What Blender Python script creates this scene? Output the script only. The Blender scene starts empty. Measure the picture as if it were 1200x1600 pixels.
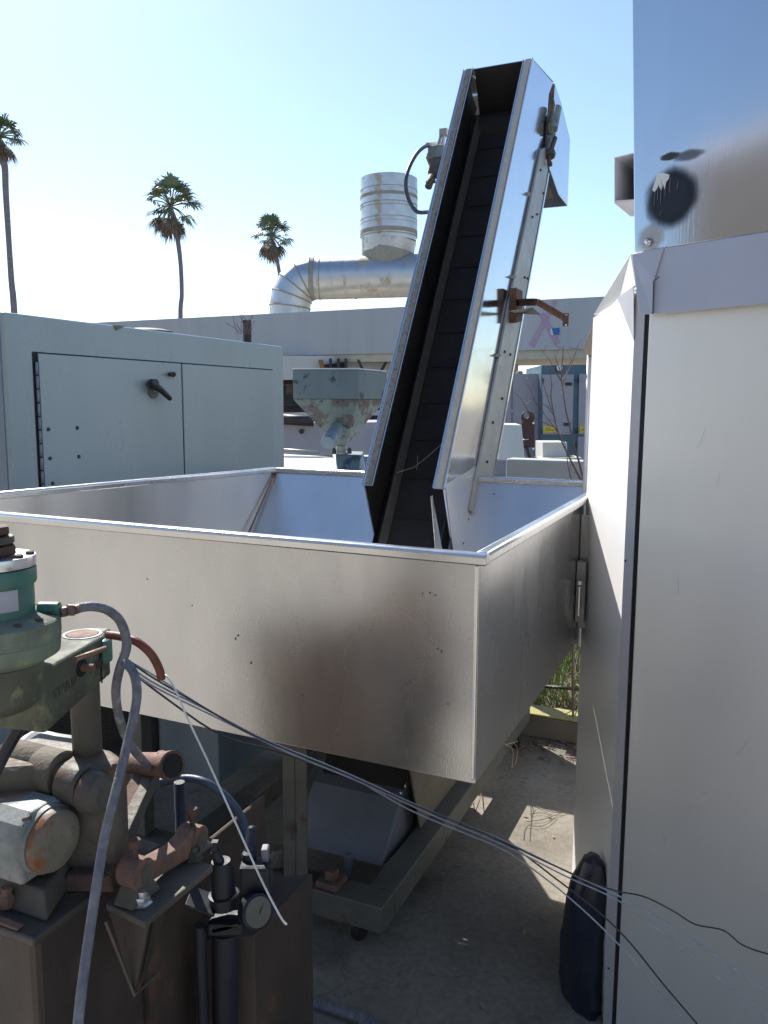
import bpy, math, random
from math import sin, cos, radians, pi, atan2, sqrt
from mathutils import Vector as V3, Matrix
random.seed(7)
SC = bpy.context.scene
COL = SC.collection

# ------------------------------------------------------------------ camera
FOC, PIT, ROL = 1270.0, radians(7.65), radians(-0.295)      # focal length in photo pixels (photo 1200 x 1600)
CAM = V3((0, 0, 1.6))
_F = V3((0, cos(PIT), -sin(PIT))); _U0 = V3((0, sin(PIT), cos(PIT))); _R0 = V3((1, 0, 0))
_R = _R0 * cos(ROL) - _U0 * sin(ROL); _U = _U0 * cos(ROL) + _R0 * sin(ROL)
cam = bpy.data.objects.new('camera', bpy.data.cameras.new('camera')); COL.objects.link(cam)
m = Matrix((_R, _U, -_F)).transposed().to_4x4(); m.translation = CAM
cam.matrix_world = m
cam.data.sensor_fit = 'VERTICAL'; cam.data.sensor_height = 36; cam.data.lens = 36 * FOC / 1600
cam.data.clip_start = 0.05; cam.data.clip_end = 2000
SC.camera = cam
SC.render.resolution_x = 768; SC.render.resolution_y = 1024

# ------------------------------------------------------------------ sky, sun, exposure
SUN_HEAD, SUN_EL = radians(-29), radians(44)               # heading: from +Y towards +X
SDIR = V3((sin(SUN_HEAD) * cos(SUN_EL), cos(SUN_HEAD) * cos(SUN_EL), sin(SUN_EL)))
w = bpy.data.worlds.new('World'); SC.world = w; w.use_nodes = True
nt = w.node_tree; bg = nt.nodes['Background']
sky = nt.nodes.new('ShaderNodeTexSky'); sky.sky_type = 'NISHITA'; sky.sun_disc = False
sky.sun_elevation = SUN_EL; sky.sun_rotation = SUN_HEAD; sky.altitude = 0
sky.air_density = 1.0; sky.dust_density = .4; sky.ozone_density = 2.3
nt.links.new(sky.outputs[0], bg.inputs[0]); bg.inputs[1].default_value = 0.12
sun = bpy.data.objects.new('sun', bpy.data.lights.new('sun', 'SUN')); COL.objects.link(sun)
sun.data.energy = 5.0; sun.data.angle = radians(0.53); sun.data.color = (1, .955, .89)
sun.rotation_euler = SDIR.to_track_quat('Z', 'Y').to_euler()
SC.view_settings.view_transform = 'Standard'; SC.view_settings.look = 'None'
SC.view_settings.exposure = .75; SC.view_settings.gamma = 1
SC.view_settings.use_curve_mapping = False

# ------------------------------------------------------------------ survey helpers: photo sight line meets a real plane
def at(px, py, y=None, z=None, n=None, q=None):
    r = (px - 600) / FOC * _R + (800 - py) / FOC * _U + _F
    if z is not None: t = (z - CAM.z) / r.z
    elif y is not None: t = y / r.y
    else: t = n.dot(q - CAM) / n.dot(r)
    return CAM + t * r
HD = radians(23.9)
UD = V3((sin(HD), cos(HD), 0)); VD = V3((-cos(HD), sin(HD), 0)); ZD = V3((0, 0, 1))   # yard grid: away / left / up
A0 = V3((0.185, 1.5363, 0))
def H(u, v, z=0): return A0 + u * UD + v * VD + V3((0, 0, z))
def onV(px, py, v): return at(px, py, n=VD, q=H(0, v))
def onU(px, py, u): return at(px, py, n=UD, q=H(u, 0))
EL = radians(59.25)
WD = UD * cos(EL) + ZD * sin(EL); PD = UD * sin(EL) - ZD * cos(EL)
K0 = V3((0, 0, 0)) + H(1.221, 0, 1.297)
def K(w_, p_, v_): return K0 + w_ * WD + p_ * PD + v_ * VD
GRID = Matrix((UD, VD, ZD)).transposed()

# ------------------------------------------------------------------ mesh builder
class MB:
    def __init__(s): s.v = []; s.f = []; s.sm = []
    def add(s, vs, fs, smooth=False):
        o = len(s.v); s.v += [V3(p) for p in vs]
        s.f += [tuple(i + o for i in f) for f in fs]; s.sm += [smooth] * len(fs)
        return s
    def box(s, c, size, rot=None):
        c = V3(c); h = V3(size) / 2; R = rot or Matrix.Identity(3)
        vs = [c + R @ V3((x * h.x, y * h.y, z * h.z)) for x in (-1, 1) for y in (-1, 1) for z in (-1, 1)]
        return s.add(vs, [(0, 1, 3, 2), (4, 6, 7, 5), (0, 4, 5, 1), (2, 3, 7, 6), (0, 2, 6, 4), (1, 5, 7, 3)])
    def hull8(s, lo, hi):                                # two quads joined
        return s.prism(lo, hi)
    def prism(s, a, b, smooth=False):
        n = len(a); vs = list(a) + list(b)
        fs = [tuple(range(n))[::-1], tuple(range(n, 2 * n))]
        s.add(vs, fs); o = len(s.v) - 2 * n
        for i in range(n):
            j = (i + 1) % n; s.f.append((o + i, o + j, o + n + j, o + n + i)); s.sm.append(smooth)
        return s
    def plate(s, pts, d):                                # polygon thickened by vector d
        pts = [V3(p) for p in pts]; return s.prism(pts, [p + V3(d) for p in pts])
    def gbox(s, u0, u1, v0, v1, z0, z1):
        a = [H(u0, v0, z0), H(u1, v0, z0), H(u1, v1, z0), H(u0, v1, z0)]
        return s.prism(a, [p + V3((0, 0, z1 - z0)) for p in a])
    def tube(s, path, r, n=10, caps=True, smooth=True):
        path = [V3(p) for p in path]; N = len(path)
        rs = r if isinstance(r, (list, tuple)) else [r] * N
        t = (path[1] - path[0]).normalized()
        ref = V3((0, 0, 1)) if abs(t.z) < .9 else V3((1, 0, 0))
        x = t.cross(ref).normalized(); vs = []
        for i, p in enumerate(path):
            if i == 0: d = path[1] - path[0]
            elif i == N - 1: d = path[-1] - path[-2]
            else: d = (path[i + 1] - path[i]).normalized() + (path[i] - path[i - 1]).normalized()
            d.normalize(); x = (x - d * x.dot(d)).normalized(); yv = d.cross(x)
            for k in range(n):
                a = 2 * pi * k / n; vs.append(p + (x * cos(a) + yv * sin(a)) * rs[i])
        fs = [(i * n + k, i * n + (k + 1) % n, (i + 1) * n + (k + 1) % n, (i + 1) * n + k) for i in range(N - 1) for k in range(n)]
        s.add(vs, fs, smooth)
        if caps:
            o = len(s.v) - len(vs); s.f += [tuple(o + k for k in range(n))[::-1], tuple(o + (N - 1) * n + k for k in range(n))]; s.sm += [False, False]
        return s
    def lathe(s, prof, org, axis=(0, 0, 1), n=36, smooth=True):  # prof: (r, h)
        org = V3(org); ax = V3(axis).normalized()
        ref = V3((1, 0, 0)) if abs(ax.x) < .8 else V3((0, 1, 0))
        x = (ref - ax * ref.dot(ax)).normalized(); yv = ax.cross(x); vs = []; N = len(prof)
        for r, h in prof:
            for k in range(n):
                a = 2 * pi * k / n; vs.append(org + ax * h + (x * cos(a) + yv * sin(a)) * r)
        fs = [(i * n + k, i * n + (k + 1) % n, (i + 1) * n + (k + 1) % n, (i + 1) * n + k) for i in range(N - 1) for k in range(n)]
        s.add(vs, fs, smooth)
        o = len(s.v) - len(vs); s.f += [tuple(o + k for k in range(n))[::-1], tuple(o + (N - 1) * n + k for k in range(n))]; s.sm += [False, False]
        return s

def spline(pts, k=6):
    pts = [V3(p) for p in pts]; out = []
    for i in range(len(pts) - 1):
        p0 = pts[max(i - 1, 0)]; p1 = pts[i]; p2 = pts[i + 1]; p3 = pts[min(i + 2, len(pts) - 1)]
        for j in range(k):
            t = j / k
            out.append(.5 * ((2 * p1) + (p2 - p0) * t + (2 * p0 - 5 * p1 + 4 * p2 - p3) * t * t + (3 * p1 - p0 - 3 * p2 + p3) * t ** 3))
    out.append(pts[-1]); return out

ORG = {}
def worg(o): return ORG.get(o.name, V3((0, 0, 0)))
def tag(o, label=None, cat=None, group=None, kind=None):
    if label: o['label'] = label
    if cat: o['category'] = cat
    if group: o['group'] = group
    if kind: o['kind'] = kind
    return o
def thing(name, loc, label, cat, group=None):
    o = bpy.data.objects.new(name, None); COL.objects.link(o); o.location = loc; o.empty_display_size = .1
    ORG[o.name] = V3(loc); return tag(o, label, cat, group)
def obj(name, mb, mat, parent=None, bev=0, seg=2, auto=35):
    c = V3((0, 0, 0))
    lo = V3([min(p[i] for p in mb.v) for i in range(3)]); hi = V3([max(p[i] for p in mb.v) for i in range(3)])
    c = (lo + hi) / 2
    if parent is None: c.z = lo.z
    me = bpy.data.meshes.new(name); me.from_pydata([p - c for p in mb.v], [], mb.f)
    me.polygons.foreach_set('use_smooth', mb.sm); me.update()
    import bmesh
    bm = bmesh.new(); bm.from_mesh(me); bmesh.ops.recalc_face_normals(bm, faces=bm.faces)
    for e in bm.edges:
        if len(e.link_faces) == 2 and e.calc_face_angle(0) > radians(auto): e.smooth = False
    bm.to_mesh(me); bm.free()
    me.materials.append(mat)
    o = bpy.data.objects.new(name, me); COL.objects.link(o)
    ORG[o.name] = c.copy()
    if parent is not None: o.parent = parent; o.location = c - worg(parent)
    else: o.location = c
    if bev:
        b = o.modifiers.new('bevel', 'BEVEL'); b.width = bev; b.segments = seg; b.limit_method = 'ANGLE'; b.angle_limit = radians(40); b.harden_normals = False
    return o
def copy_part(o, delta, parent=None):
    c = o.copy(); COL.objects.link(c); c.parent = parent or o.parent; c.location = o.location + V3(delta)
    ORG[c.name] = worg(o) + V3(delta); return c

# ------------------------------------------------------------------ materials
def mat(name, c1, c2=None, metal=0.0, rough=.5, rvar=.1, scale=6, bump=.0, bscale=60, stretch=(1, 1, 1),
        spots=None, sscale=14, sth=.6, ssoft=.06, smetal=0, srough=.85, spots2=None, s2scale=40, s2th=.66, coat=0, warp=0, wscale=2):
    m = bpy.data.materials.new(name); m.use_nodes = True; N = m.node_tree.nodes; L = m.node_tree.links
    b = N['Principled BSDF']; tc = N.new('ShaderNodeTexCoord')
    def noise(sc, det=6, st=(1, 1, 1), off=0):
        mp = N.new('ShaderNodeMapping'); mp.inputs['Scale'].default_value = st; mp.inputs['Location'].default_value = (off, off * .7, off * .3)
        L.new(tc.outputs['Object'], mp.inputs[0]); t = N.new('ShaderNodeTexNoise'); t.inputs['Scale'].default_value = sc; t.inputs['Detail'].default_value = det
        t.inputs['Roughness'].default_value = .62
        L.new(mp.outputs[0], t.inputs['Vector']); return t.outputs[0]
    def ramp(x, a, bb, ca=(0, 0, 0, 1), cb=(1, 1, 1, 1)):
        r = N.new('ShaderNodeValToRGB'); r.color_ramp.elements[0].position = a; r.color_ramp.elements[1].position = bb
        r.color_ramp.elements[0].color = ca; r.color_ramp.elements[1].color = cb; L.new(x, r.inputs[0]); return r.outputs[0]
    def mix(fac, a, bb):
        x = N.new('ShaderNodeMix'); x.data_type = 'RGBA'; L.new(fac, x.inputs[0])
        for s_, k in ((a, 6), (bb, 7)):
            if isinstance(s_, (tuple, list)): x.inputs[k].default_value = (*s_[:3], 1)
            else: L.new(s_, x.inputs[k])
        return x.outputs[2]
    c2 = c2 or tuple(x * .8 for x in c1)
    col = mix(ramp(noise(scale, 8, stretch), .3, .7), c1, c2)
    rr = N.new('ShaderNodeMapRange'); rr.inputs[1].default_value = .3; rr.inputs[2].default_value = .7
    rr.inputs[3].default_value = max(.02, rough - rvar); rr.inputs[4].default_value = min(1, rough + rvar)
    L.new(noise(scale * 1.7, 6, stretch, 3), rr.inputs[0]); ro = rr.outputs[0]; me = None
    for sp, ss, th, off in ((spots, sscale, sth, 7), (spots2, s2scale, s2th, 11)):
        if sp:
            f = ramp(noise(ss, 9, (1, 1, 1), off), th - ssoft, th + ssoft)
            col = mix(f, col, sp)
            x = N.new('ShaderNodeMix'); L.new(f, x.inputs[0]); L.new(ro, x.inputs[2]); x.inputs[3].default_value = srough; ro = x.outputs[0]
            if metal:
                x = N.new('ShaderNodeMix'); L.new(f, x.inputs[0]); x.inputs[3].default_value = smetal
                if me: L.new(me, x.inputs[2])
                else: x.inputs[2].default_value = metal
                me = x.outputs[0]
    L.new(col, b.inputs['Base Color']); L.new(ro, b.inputs['Roughness'])
    b.inputs['Metallic'].default_value = metal
    if me: L.new(me, b.inputs['Metallic'])
    if coat: b.inputs['Coat Weight'].default_value = coat; b.inputs['Coat Roughness'].default_value = .15
    last = None
    if warp:
        bp = N.new('ShaderNodeBump'); bp.inputs['Strength'].default_value = 1; bp.inputs['Distance'].default_value = warp
        L.new(noise(wscale, 2, (1, 1, 1), 5), bp.inputs['Height']); last = bp.outputs[0]
    if bump:
        bp = N.new('ShaderNodeBump'); bp.inputs['Strength'].default_value = min(1, bump); bp.inputs['Distance'].default_value = .004
        L.new(noise(bscale, 6, stretch, 1), bp.inputs['Height'])
        if last: L.new(last, bp.inputs['Normal'])
        last = bp.outputs[0]
    if last: L.new(last, b.inputs['Normal'])
    return m
M = {}
M['ss'] = mat('brushed_stainless', (.68, .665, .645), (.53, .52, .51), 1, .27, .07, 2.2, .04, 260, (1, 1, .45), warp=.008, wscale=1.3)
M['ss_in'] = mat('sheet_stainless', (.74, .73, .71), (.62, .61, .60), 1, .36, .07, 3, .04, 200, (1, 1, .1), warp=.004, wscale=2)
M['polish'] = mat('polished_stainless', (.72, .73, .76), (.66, .67, .71), 1, .13, .03, 4, 0, warp=.003, wscale=1.8)
M['boxss'] = mat('hazy_stainless', (.62, .63, .66), (.56, .57, .60), 1, .10, .03, 3, .02, 300, (1, 1, .05), warp=.002, wscale=1.4)
M['edge'] = mat('bright_rim_steel', (.78, .77, .75), (.70, .69, .67), 1, .27, .05, 5)
M['stripss'] = mat('dull_frame_steel', (.42, .41, .39), (.34, .33, .31), .55, .5, .1, 8, .1, 60, spots=(.2, .15, .11), sscale=30, sth=.7)
M['cabside'] = mat('satin_cabinet_side', (.88, .87, .85), (.85, .84, .82), .15, .42, .05, 3, .05, 300, (1, 1, .05))
M['cabfront'] = mat('satin_cabinet_front', (.80, .785, .74), (.73, .72, .70), .5, .38, .07, 1.6, .04, 300, (1, 1, .3), warp=.008, wscale=1.1, spots=(.34, .32, .30), sscale=26, sth=.765, ssoft=.012, smetal=.3)
M['flash'] = mat('grey_flashing', (.50, .49, .52), (.45, .44, .47), .35, .5, .05, 5, .06, 150)
M['gap'] = mat('black_gasket', (.012, .011, .012), None, 0, .8)
M['foam'] = mat('cream_foam_strip', (.52, .48, .40), (.44, .40, .33), 0, .9, .05, 20, .4, 120)
M['foam_old'] = mat('grey_foam_strip', (.34, .32, .29), (.2, .18, .16), 0, .9, .05, 60, 1, 160, spots=(.12, .11, .10), sscale=70, sth=.60)
M['belt'] = mat('black_belt', (.022, .018, .015), (.013, .011, .010), 0, .75, .1, 8, .2, 40, spots=(.09, .08, .07), sscale=26, sth=.74)
M['inner'] = mat('dark_trough_steel', (.12, .11, .10), (.06, .055, .05), .7, .38, .1, 6, .1, 50, (1, 1, .2))
M['innerstrip'] = mat('dusty_belt_edge', (.12, .11, .095), (.07, .065, .06), .2, .6, .1, 20, .3, 80)
M['green'] = mat('green_machine_paint', (.07, .20, .15), (.045, .13, .105), 0, .38, .08, 10, .3, 80, spots=(.25, .26, .10), sscale=38, sth=.66, spots2=(.18, .17, .14), s2scale=22, s2th=.68, srough=.7)
M['greenold'] = mat('worn_green_cast_iron', (.17, .25, .17), (.19, .20, .15), .1, .55, .1, 9, .6, 70, spots=(.10, .09, .08), sscale=12, sth=.54, ssoft=.12, spots2=(.40, .38, .14), s2scale=45, s2th=.68)
M['armg'] = mat('grimy_green_arm', (.13, .16, .10), (.10, .095, .065), .1, .55, .1, 9, .6, 70, spots=(.05, .045, .038), sscale=9, sth=.49, ssoft=.14, spots2=(.36, .34, .14), s2scale=45, s2th=.70)
M['cast'] = mat('dirty_cast_iron', (.13, .115, .09), (.07, .062, .052), .2, .6, .1, 7, .7, 60, spots=(.16, .07, .035), sscale=10, sth=.60)
M['white_cast'] = mat('greyed_aluminium_casting', (.42, .41, .41), (.27, .27, .26), .3, .45, .1, 8, .3, 60, spots=(.10, .14, .11), sscale=5, sth=.60, ssoft=.1, spots2=(.2, .1, .05), s2scale=18, s2th=.68)
M['rust'] = mat('rusty_steel', (.19, .085, .045), (.09, .05, .035), .15, .75, .08, 14, .8, 90, spots=(.055, .05, .05), sscale=9, sth=.54, ssoft=.1)
M['rustl'] = mat('light_rust_casting', (.26, .13, .085), (.16, .085, .06), .1, .7, .08, 16, .6, 90, spots=(.07, .065, .06), sscale=12, sth=.58, ssoft=.1)
M['stand'] = mat('grimy_brown_steel', (.085, .058, .044), (.035, .030, .028), .2, .55, .12, 5, .5, 40, (1, 1, .5), spots=(.14, .06, .03), sscale=8, sth=.64, ssoft=.08)
M['darkm'] = mat('dark_blue_grey_metal', (.03, .034, .045), (.014, .015, .02), .3, .5, .12, 8, .4, 50, (1, 1, .3))
M['chrome'] = mat('bright_cap_steel', (.75, .75, .76), (.6, .6, .6), .9, .3, .1, 12, .1, 80)
M['gauge'] = mat('gauge_face', (.11, .10, .08), (.08, .075, .06), 0, .35, .05, 20)
M['hose'] = mat('grey_rubber_hose', (.22, .22, .24), (.10, .10, .12), 0, .55, .1, 60, .6, 200, spots=(.35, .36, .4), sscale=40, sth=.64)
M['hoseb'] = mat('blue_black_hose', (.06, .085, .13), (.04, .05, .07), 0, .45, .1, 40, .3, 100)
M['redhose'] = mat('red_rubber_hose', (.20, .045, .025), (.12, .03, .02), 0, .5, .1, 30, .3, 100)
M['brass'] = mat('rusty_fitting', (.30, .17, .10), (.2, .15, .12), .5, .5, .1, 50, .4, 100)
M['wire'] = mat('galvanised_wire', (.38, .42, .50), (.24, .27, .33), .4, .4, .1, 60)
M['wirew'] = mat('pale_wire', (.8, .78, .76), (.6, .58, .56), .3, .35, .1, 60)
M['wired'] = mat('dark_wire', (.06, .055, .06), None, .4, .5)
M['beam'] = mat('galvanised_beam', (.17, .16, .135), (.11, .105, .09), .25, .55, .1, 6, .3, 50, spots=(.09, .055, .035), sscale=12, sth=.66)
M['panelg'] = mat('blue_grey_plate', (.20, .21, .24), (.14, .15, .17), .3, .5, .1, 4, .1, 60)
M['tanp'] = mat('tan_plate', (.23, .20, .15), (.15, .13, .1), .2, .6, .1, 7, .2, 50, spots=(.05, .04, .035), sscale=11, sth=.68)
M['cont'] = mat('grey_green_enclosure_paint', (.31, .375, .40), (.27, .33, .355), 0, .30, .05, 3, .08, 120, (1, 1, .25), spots=(.30, .33, .33), sscale=7, sth=.72, ssoft=.06, warp=.004, wscale=1.5, srough=.5)
M['contend'] = mat('blue_grey_enclosure_end', (.20, .25, .30), None, 0, .4)
M['black'] = mat('black_steel', (.02, .02, .022), (.035, .03, .03), .2, .5)
M['fascia'] = mat('pale_canopy_sheet', (.47, .475, .48), (.40, .41, .42), 0, .6, .05, 2, .06, 60, (1, 1, .05), spots=(.35, .34, .34), sscale=9, sth=.72, ssoft=.08)
M['cream'] = mat('cream_canopy_underside', (.55, .50, .38), (.47, .42, .32), 0, .6)
M['wwall'] = mat('white_wall', (.62, .61, .57), (.55, .54, .51), 0, .7, .05, 3, .1, 50)
M['white'] = mat('white_paint', (.72, .73, .72), (.64, .66, .66), 0, .45, .05, 4, .05, 50)
M['lilac'] = mat('grey_door_paint', (.34, .34, .38), (.30, .30, .34), 0, .5)
M['blue'] = mat('blue_cabinet_paint', (.07, .15, .21), (.055, .12, .17), 0, .5)
M['yellow'] = mat('yellow_label', (.75, .60, .04), None, 0, .5)
M['ink'] = mat('label_ink', (.05, .04, .03), None, 0, .6)
M['galv'] = mat('galvanised_duct', (.58, .60, .62), (.48, .49, .50), 1, .46, .08, 2.5, .06, 20, spots=(.42, .37, .29), sscale=1.6, sth=.57, ssoft=.03, srough=.6, smetal=.3)
M['mastic'] = mat('duct_mastic', (.32, .30, .26), (.26, .24, .21), .1, .7, .05, 5, .3, 30)
M['trunk'] = mat('palm_trunk_bark', (.26, .22, .24), (.17, .14, .15), 0, .8, .05, 2, .4, 8, (1, 1, 4))
M['frond'] = mat('palm_frond_green', (.17, .21, .11), (.10, .14, .08), 0, .5, .1, 1.5)
M['dead'] = mat('dead_frond_brown', (.24, .18, .12), (.15, .12, .09), 0, .8, .1, 2)
M['hopgreen'] = mat('peeling_green_hopper_paint', (.19, .23, .23), (.14, .175, .185), 0, .55, .1, 4, .3, 60, (1, 1, .3), spots=(.055, .075, .095), sscale=5.5, sth=.60, ssoft=.02, srough=.6)
M['hopcone'] = mat('rust_blistered_green_cone', (.22, .27, .24), (.17, .215, .19), 0, .55, .1, 5, .4, 60, spots=(.15, .125, .11), sscale=8, sth=.50, ssoft=.03, spots2=(.04, .045, .05), s2scale=20, s2th=.62)
M['maroon'] = mat('maroon_plate', (.06, .02, .022), (.045, .018, .02), 0, .5)
M['twig'] = mat('dry_twig', (.20, .13, .11), (.13, .085, .08), 0, .7)
M['twigl'] = mat('pale_root', (.50, .40, .28), (.35, .26, .18), 0, .8)
M['grass'] = mat('fresh_weed_green', (.13, .22, .035), (.07, .14, .02), 0, .5, .1, 3)
M['straw'] = mat('dry_straw', (.30, .24, .14), (.2, .15, .09), 0, .8, .1, 5)
M['curb'] = mat('yellow_kerb_paint', (.36, .33, .10), (.29, .26, .10), 0, .7, .05, 8, .4, 60, spots=(.22, .2, .17), sscale=14, sth=.6)
M['navy'] = mat('navy_silhouette', (.018, .022, .038), (.012, .014, .024), 0, .32, .08, 5, .3, 14)
M['tape'] = mat('blue_tape', (.03, .16, .45), None, 0, .5)
M['pink'] = mat('pink_spray_paint', (.44, .25, .38), (.45, .33, .43), 0, .7)
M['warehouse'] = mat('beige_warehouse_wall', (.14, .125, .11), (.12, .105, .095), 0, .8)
M['label'] = mat('foil_label', (.42, .41, .46), (.36, .35, .40), .1, .5, .1, 30)
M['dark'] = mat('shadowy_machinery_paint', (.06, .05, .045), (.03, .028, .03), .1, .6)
M['orange'] = mat('orange_lead_paint', (.32, .14, .04), None, 0, .6)

# concrete ground with cracks, stains
g = bpy.data.materials.new('worn_concrete'); g.use_nodes = True; N = g.node_tree.nodes; L = g.node_tree.links
b = N['Principled BSDF']; tc = N.new('ShaderNodeTexCoord')
def gnoise(sc, det=8):
    t = N.new('ShaderNodeTexNoise'); t.inputs['Scale'].default_value = sc; t.inputs['Detail'].default_value = det; L.new(tc.outputs['Object'], t.inputs['Vector']); return t
def gramp(x, stops):
    r = N.new('ShaderNodeValToRGB'); e = r.color_ramp.elements
    e[0].position, e[0].color = stops[0][0], (*stops[0][1], 1); e[1].position, e[1].color = stops[-1][0], (*stops[-1][1], 1)
    for p, c in stops[1:-1]: n = e.new(p); n.color = (*c, 1)
    L.new(x, r.inputs[0]); return r.outputs[0]
c1 = gramp(gnoise(1.7).outputs[0], [(.3, (.12, .102, .08)), (.5, (.22, .195, .155)), (.72, (.31, .28, .225))])
c2 = gramp(gnoise(45).outputs[0], [(.35, (.72, .72, .72)), (.6, (1, 1, 1))])
mx = N.new('ShaderNodeMix'); mx.data_type = 'RGBA'; mx.blend_type = 'MULTIPLY'; mx.inputs[0].default_value = .7; L.new(c1, mx.inputs[6]); L.new(c2, mx.inputs[7])
vo = N.new('ShaderNodeTexVoronoi'); vo.feature = 'DISTANCE_TO_EDGE'; vo.inputs['Scale'].default_value = .8
ad = N.new('ShaderNodeVectorMath'); ad.operation = 'ADD'; sc_ = N.new('ShaderNodeVectorMath'); sc_.operation = 'SCALE'; sc_.inputs['Scale'].default_value = .35
L.new(gnoise(5).outputs[1], sc_.inputs[0]); L.new(sc_.outputs[0], ad.inputs[0]); L.new(tc.outputs['Object'], ad.inputs[1]); L.new(ad.outputs[0], vo.inputs['Vector'])
ck = gramp(vo.outputs[0], [(0, (.62, .6, .57)), (.004, (1, 1, 1))])
mx2 = N.new('ShaderNodeMix'); mx2.data_type = 'RGBA'; mx2.blend_type = 'MULTIPLY'; mx2.inputs[0].default_value = .8; L.new(mx.outputs[2], mx2.inputs[6]); L.new(ck, mx2.inputs[7])
st = gramp(gnoise(3.1).outputs[0], [(.58, (1, 1, 1)), (.72, (.55, .5, .45))])
mx3 = N.new('ShaderNodeMix'); mx3.data_type = 'RGBA'; mx3.blend_type = 'MULTIPLY'; mx3.inputs[0].default_value = 1; L.new(mx2.outputs[2], mx3.inputs[6]); L.new(st, mx3.inputs[7])
L.new(mx3.outputs[2], b.inputs['Base Color']); b.inputs['Roughness'].default_value = .8
bp = N.new('ShaderNodeBump'); bp.inputs['Distance'].default_value = .006; bp.inputs['Strength'].default_value = .5; L.new(gnoise(60).outputs[0], bp.inputs['Height']); L.new(bp.outputs[0], b.inputs['Normal'])
M['ground'] = g

# upper box: steel with a dark reflection painted as a patch, and a scraped mark
def add_marks(m, centre_fn):
    pass

# ================================================================== SETTING
mb = MB(); R_ = 700
mb.add([(-R_, -R_, 0), (R_, -R_, 0), (R_, R_, 0), (-R_, R_, 0)], [(0, 1, 2, 3)])
tag(obj('ground', mb, M['ground']), kind='structure')
mb = MB(); mb.gbox(-30, -1.0, -12, 12, -.02, .004)
tag(obj('bounce_slab', mb, mat('pale_bounce_slab', (.40, .375, .33), (.33, .31, .27), 0, .85, .05, 3, .4, 50), bev=0), kind='structure')  # unseen pale slab added behind the camera to brighten reflections in the hopper
mb = MB(); mb.gbox(2.36, 6.5, -2.5, 1.6, .002, .06)
dirt = mat('weedy_soil', (.10, .075, .045), (.06, .045, .03), 0, .9, .05, 9, 1, 40)
tag(obj('soil_bed', mb, dirt), kind='structure')
mb = MB(); mb.gbox(2.24, 2.36, -2.5, 1.6, 0, .112)
kerb = tag(obj('kerb', mb, mat('kerb_concrete', (.13, .12, .10), (.09, .08, .07), 0, .8, .05, 8, .6, 60), bev=.01), kind='structure')
mb = MB(); mb.gbox(2.238, 2.362, -2.5, 1.6, .1125, .122); obj('painted_top', mb, M['curb'], kerb, .004)

# ================================================================== STAINLESS HOPPER
ZR, ZB, T = 1.3015, .848, .004
hop = thing('feed_hopper', H(.8, .75, 0), 'large square stainless steel feed hopper with a rolled rim on a low beam frame', 'hopper')
def sheet(name, a, bb, c, d, m_, inward, parent=hop, bev=0):
    mb = MB(); mb.plate([a, bb, c, d], inward); return obj(name, mb, m_, parent, bev)
A_, B_, C_, D_ = H(0, 0), H(.03, 1.76), H(1.603, 1.44), H(1.603, 0)
def up(p, z): return V3((p.x, p.y, z))
# front wall
sheet('front_wall', up(A_, ZB), up(B_, ZB), up(B_, ZR), up(A_, ZR), M['ss'], UD * T)
mb = MB(); a = H(T + .001, 0); mb.plate([up(a, ZB), up(H(1.29, 0), ZB), up(H(1.6, 0), ZR), up(a, ZR)], VD * T); obj('side_wall', mb, M['ss'], hop)
bl = up(B_, ZB); cl = H(1.29, 1.50, ZB)
mb = MB(); mb.plate([bl + UD * .006, cl, up(C_, ZR), up(B_, ZR) + UD * .006], -VD * T); obj('side_wall', mb, M['ss_in'], hop)
mb = MB(); mb.plate([H(1.29, .006, ZB), H(1.29, 1.49, ZB), H(1.6, 1.434, ZR), H(1.6, .006, ZR)], UD * T); obj('back_wall', mb, M['ss_in'], hop)
# floor pans sloping to the boot opening
op = [H(1.07, .53, .66), H(1.10, .53, .65), H(1.10, .80, .65), H(1.07, .80, .66)]
ou = [H(.006, .006, ZB), H(1.29, .006, ZB), H(1.29, 1.49, ZB), H(.03, 1.75, ZB)]
for i in range(4):
    j = (i + 1) % 4; mb = MB(); mb.plate([ou[i], ou[j], op[j], op[i]], (0, 0, -T)); obj('floor_pan', mb, M['ss_in'], hop)
# rolled rims
def rim(a, bb, r=.0105, h=.018):
    a = V3(a); bb = V3(bb); mb = MB(); d = (bb - a).normalized(); s_ = d.cross(ZD).normalized()
    pr = [(-.014, -.013), (-.014, .005), (-.009, .010), (.009, .010), (.014, .005), (.014, -.013)]
    mb.prism([a + s_ * x + ZD * z for x, z in pr], [bb + s_ * x + ZD * z for x, z in pr], True); return mb
o = obj('rim', rim(H(0, -.016, ZR + .004), up(B_, ZR + .004) + VD * .01), M['edge'], hop, .003)
obj('rim', rim(H(.012, 0, ZR + .0045), H(1.61, 0, ZR + .0045)), M['edge'], hop, .003)
obj('rim', rim(H(1.603, .012, ZR + .004), H(1.603, 1.43, ZR + .004)), M['edge'], hop, .003)
obj('rim', rim(up(B_, ZR + .0045) + UD * .012, up(C_, ZR + .0045)), M['edge'], hop, .003)
mb = MB(); mb.box(H(-.003, .004, (ZB + ZR) / 2), (.012, .007, ZR - ZB - .02), GRID); obj('corner_fold', mb, M['edge'], hop, .002)
# rivets on back wall right of conveyor
for px, py in [(739, 774), (732, 811), (724, 849), (772, 772)]:
    q = at(px, py, n=(H(1.29, 0, ZB) - H(1.6, 0, ZR)).cross(VD), q=H(1.6, 0, ZR)); mb = MB(); mb.lathe([(.004, -.002), (.003, .002)], q, -UD, 10); obj('rivet', mb, M['dark'], hop)
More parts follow.
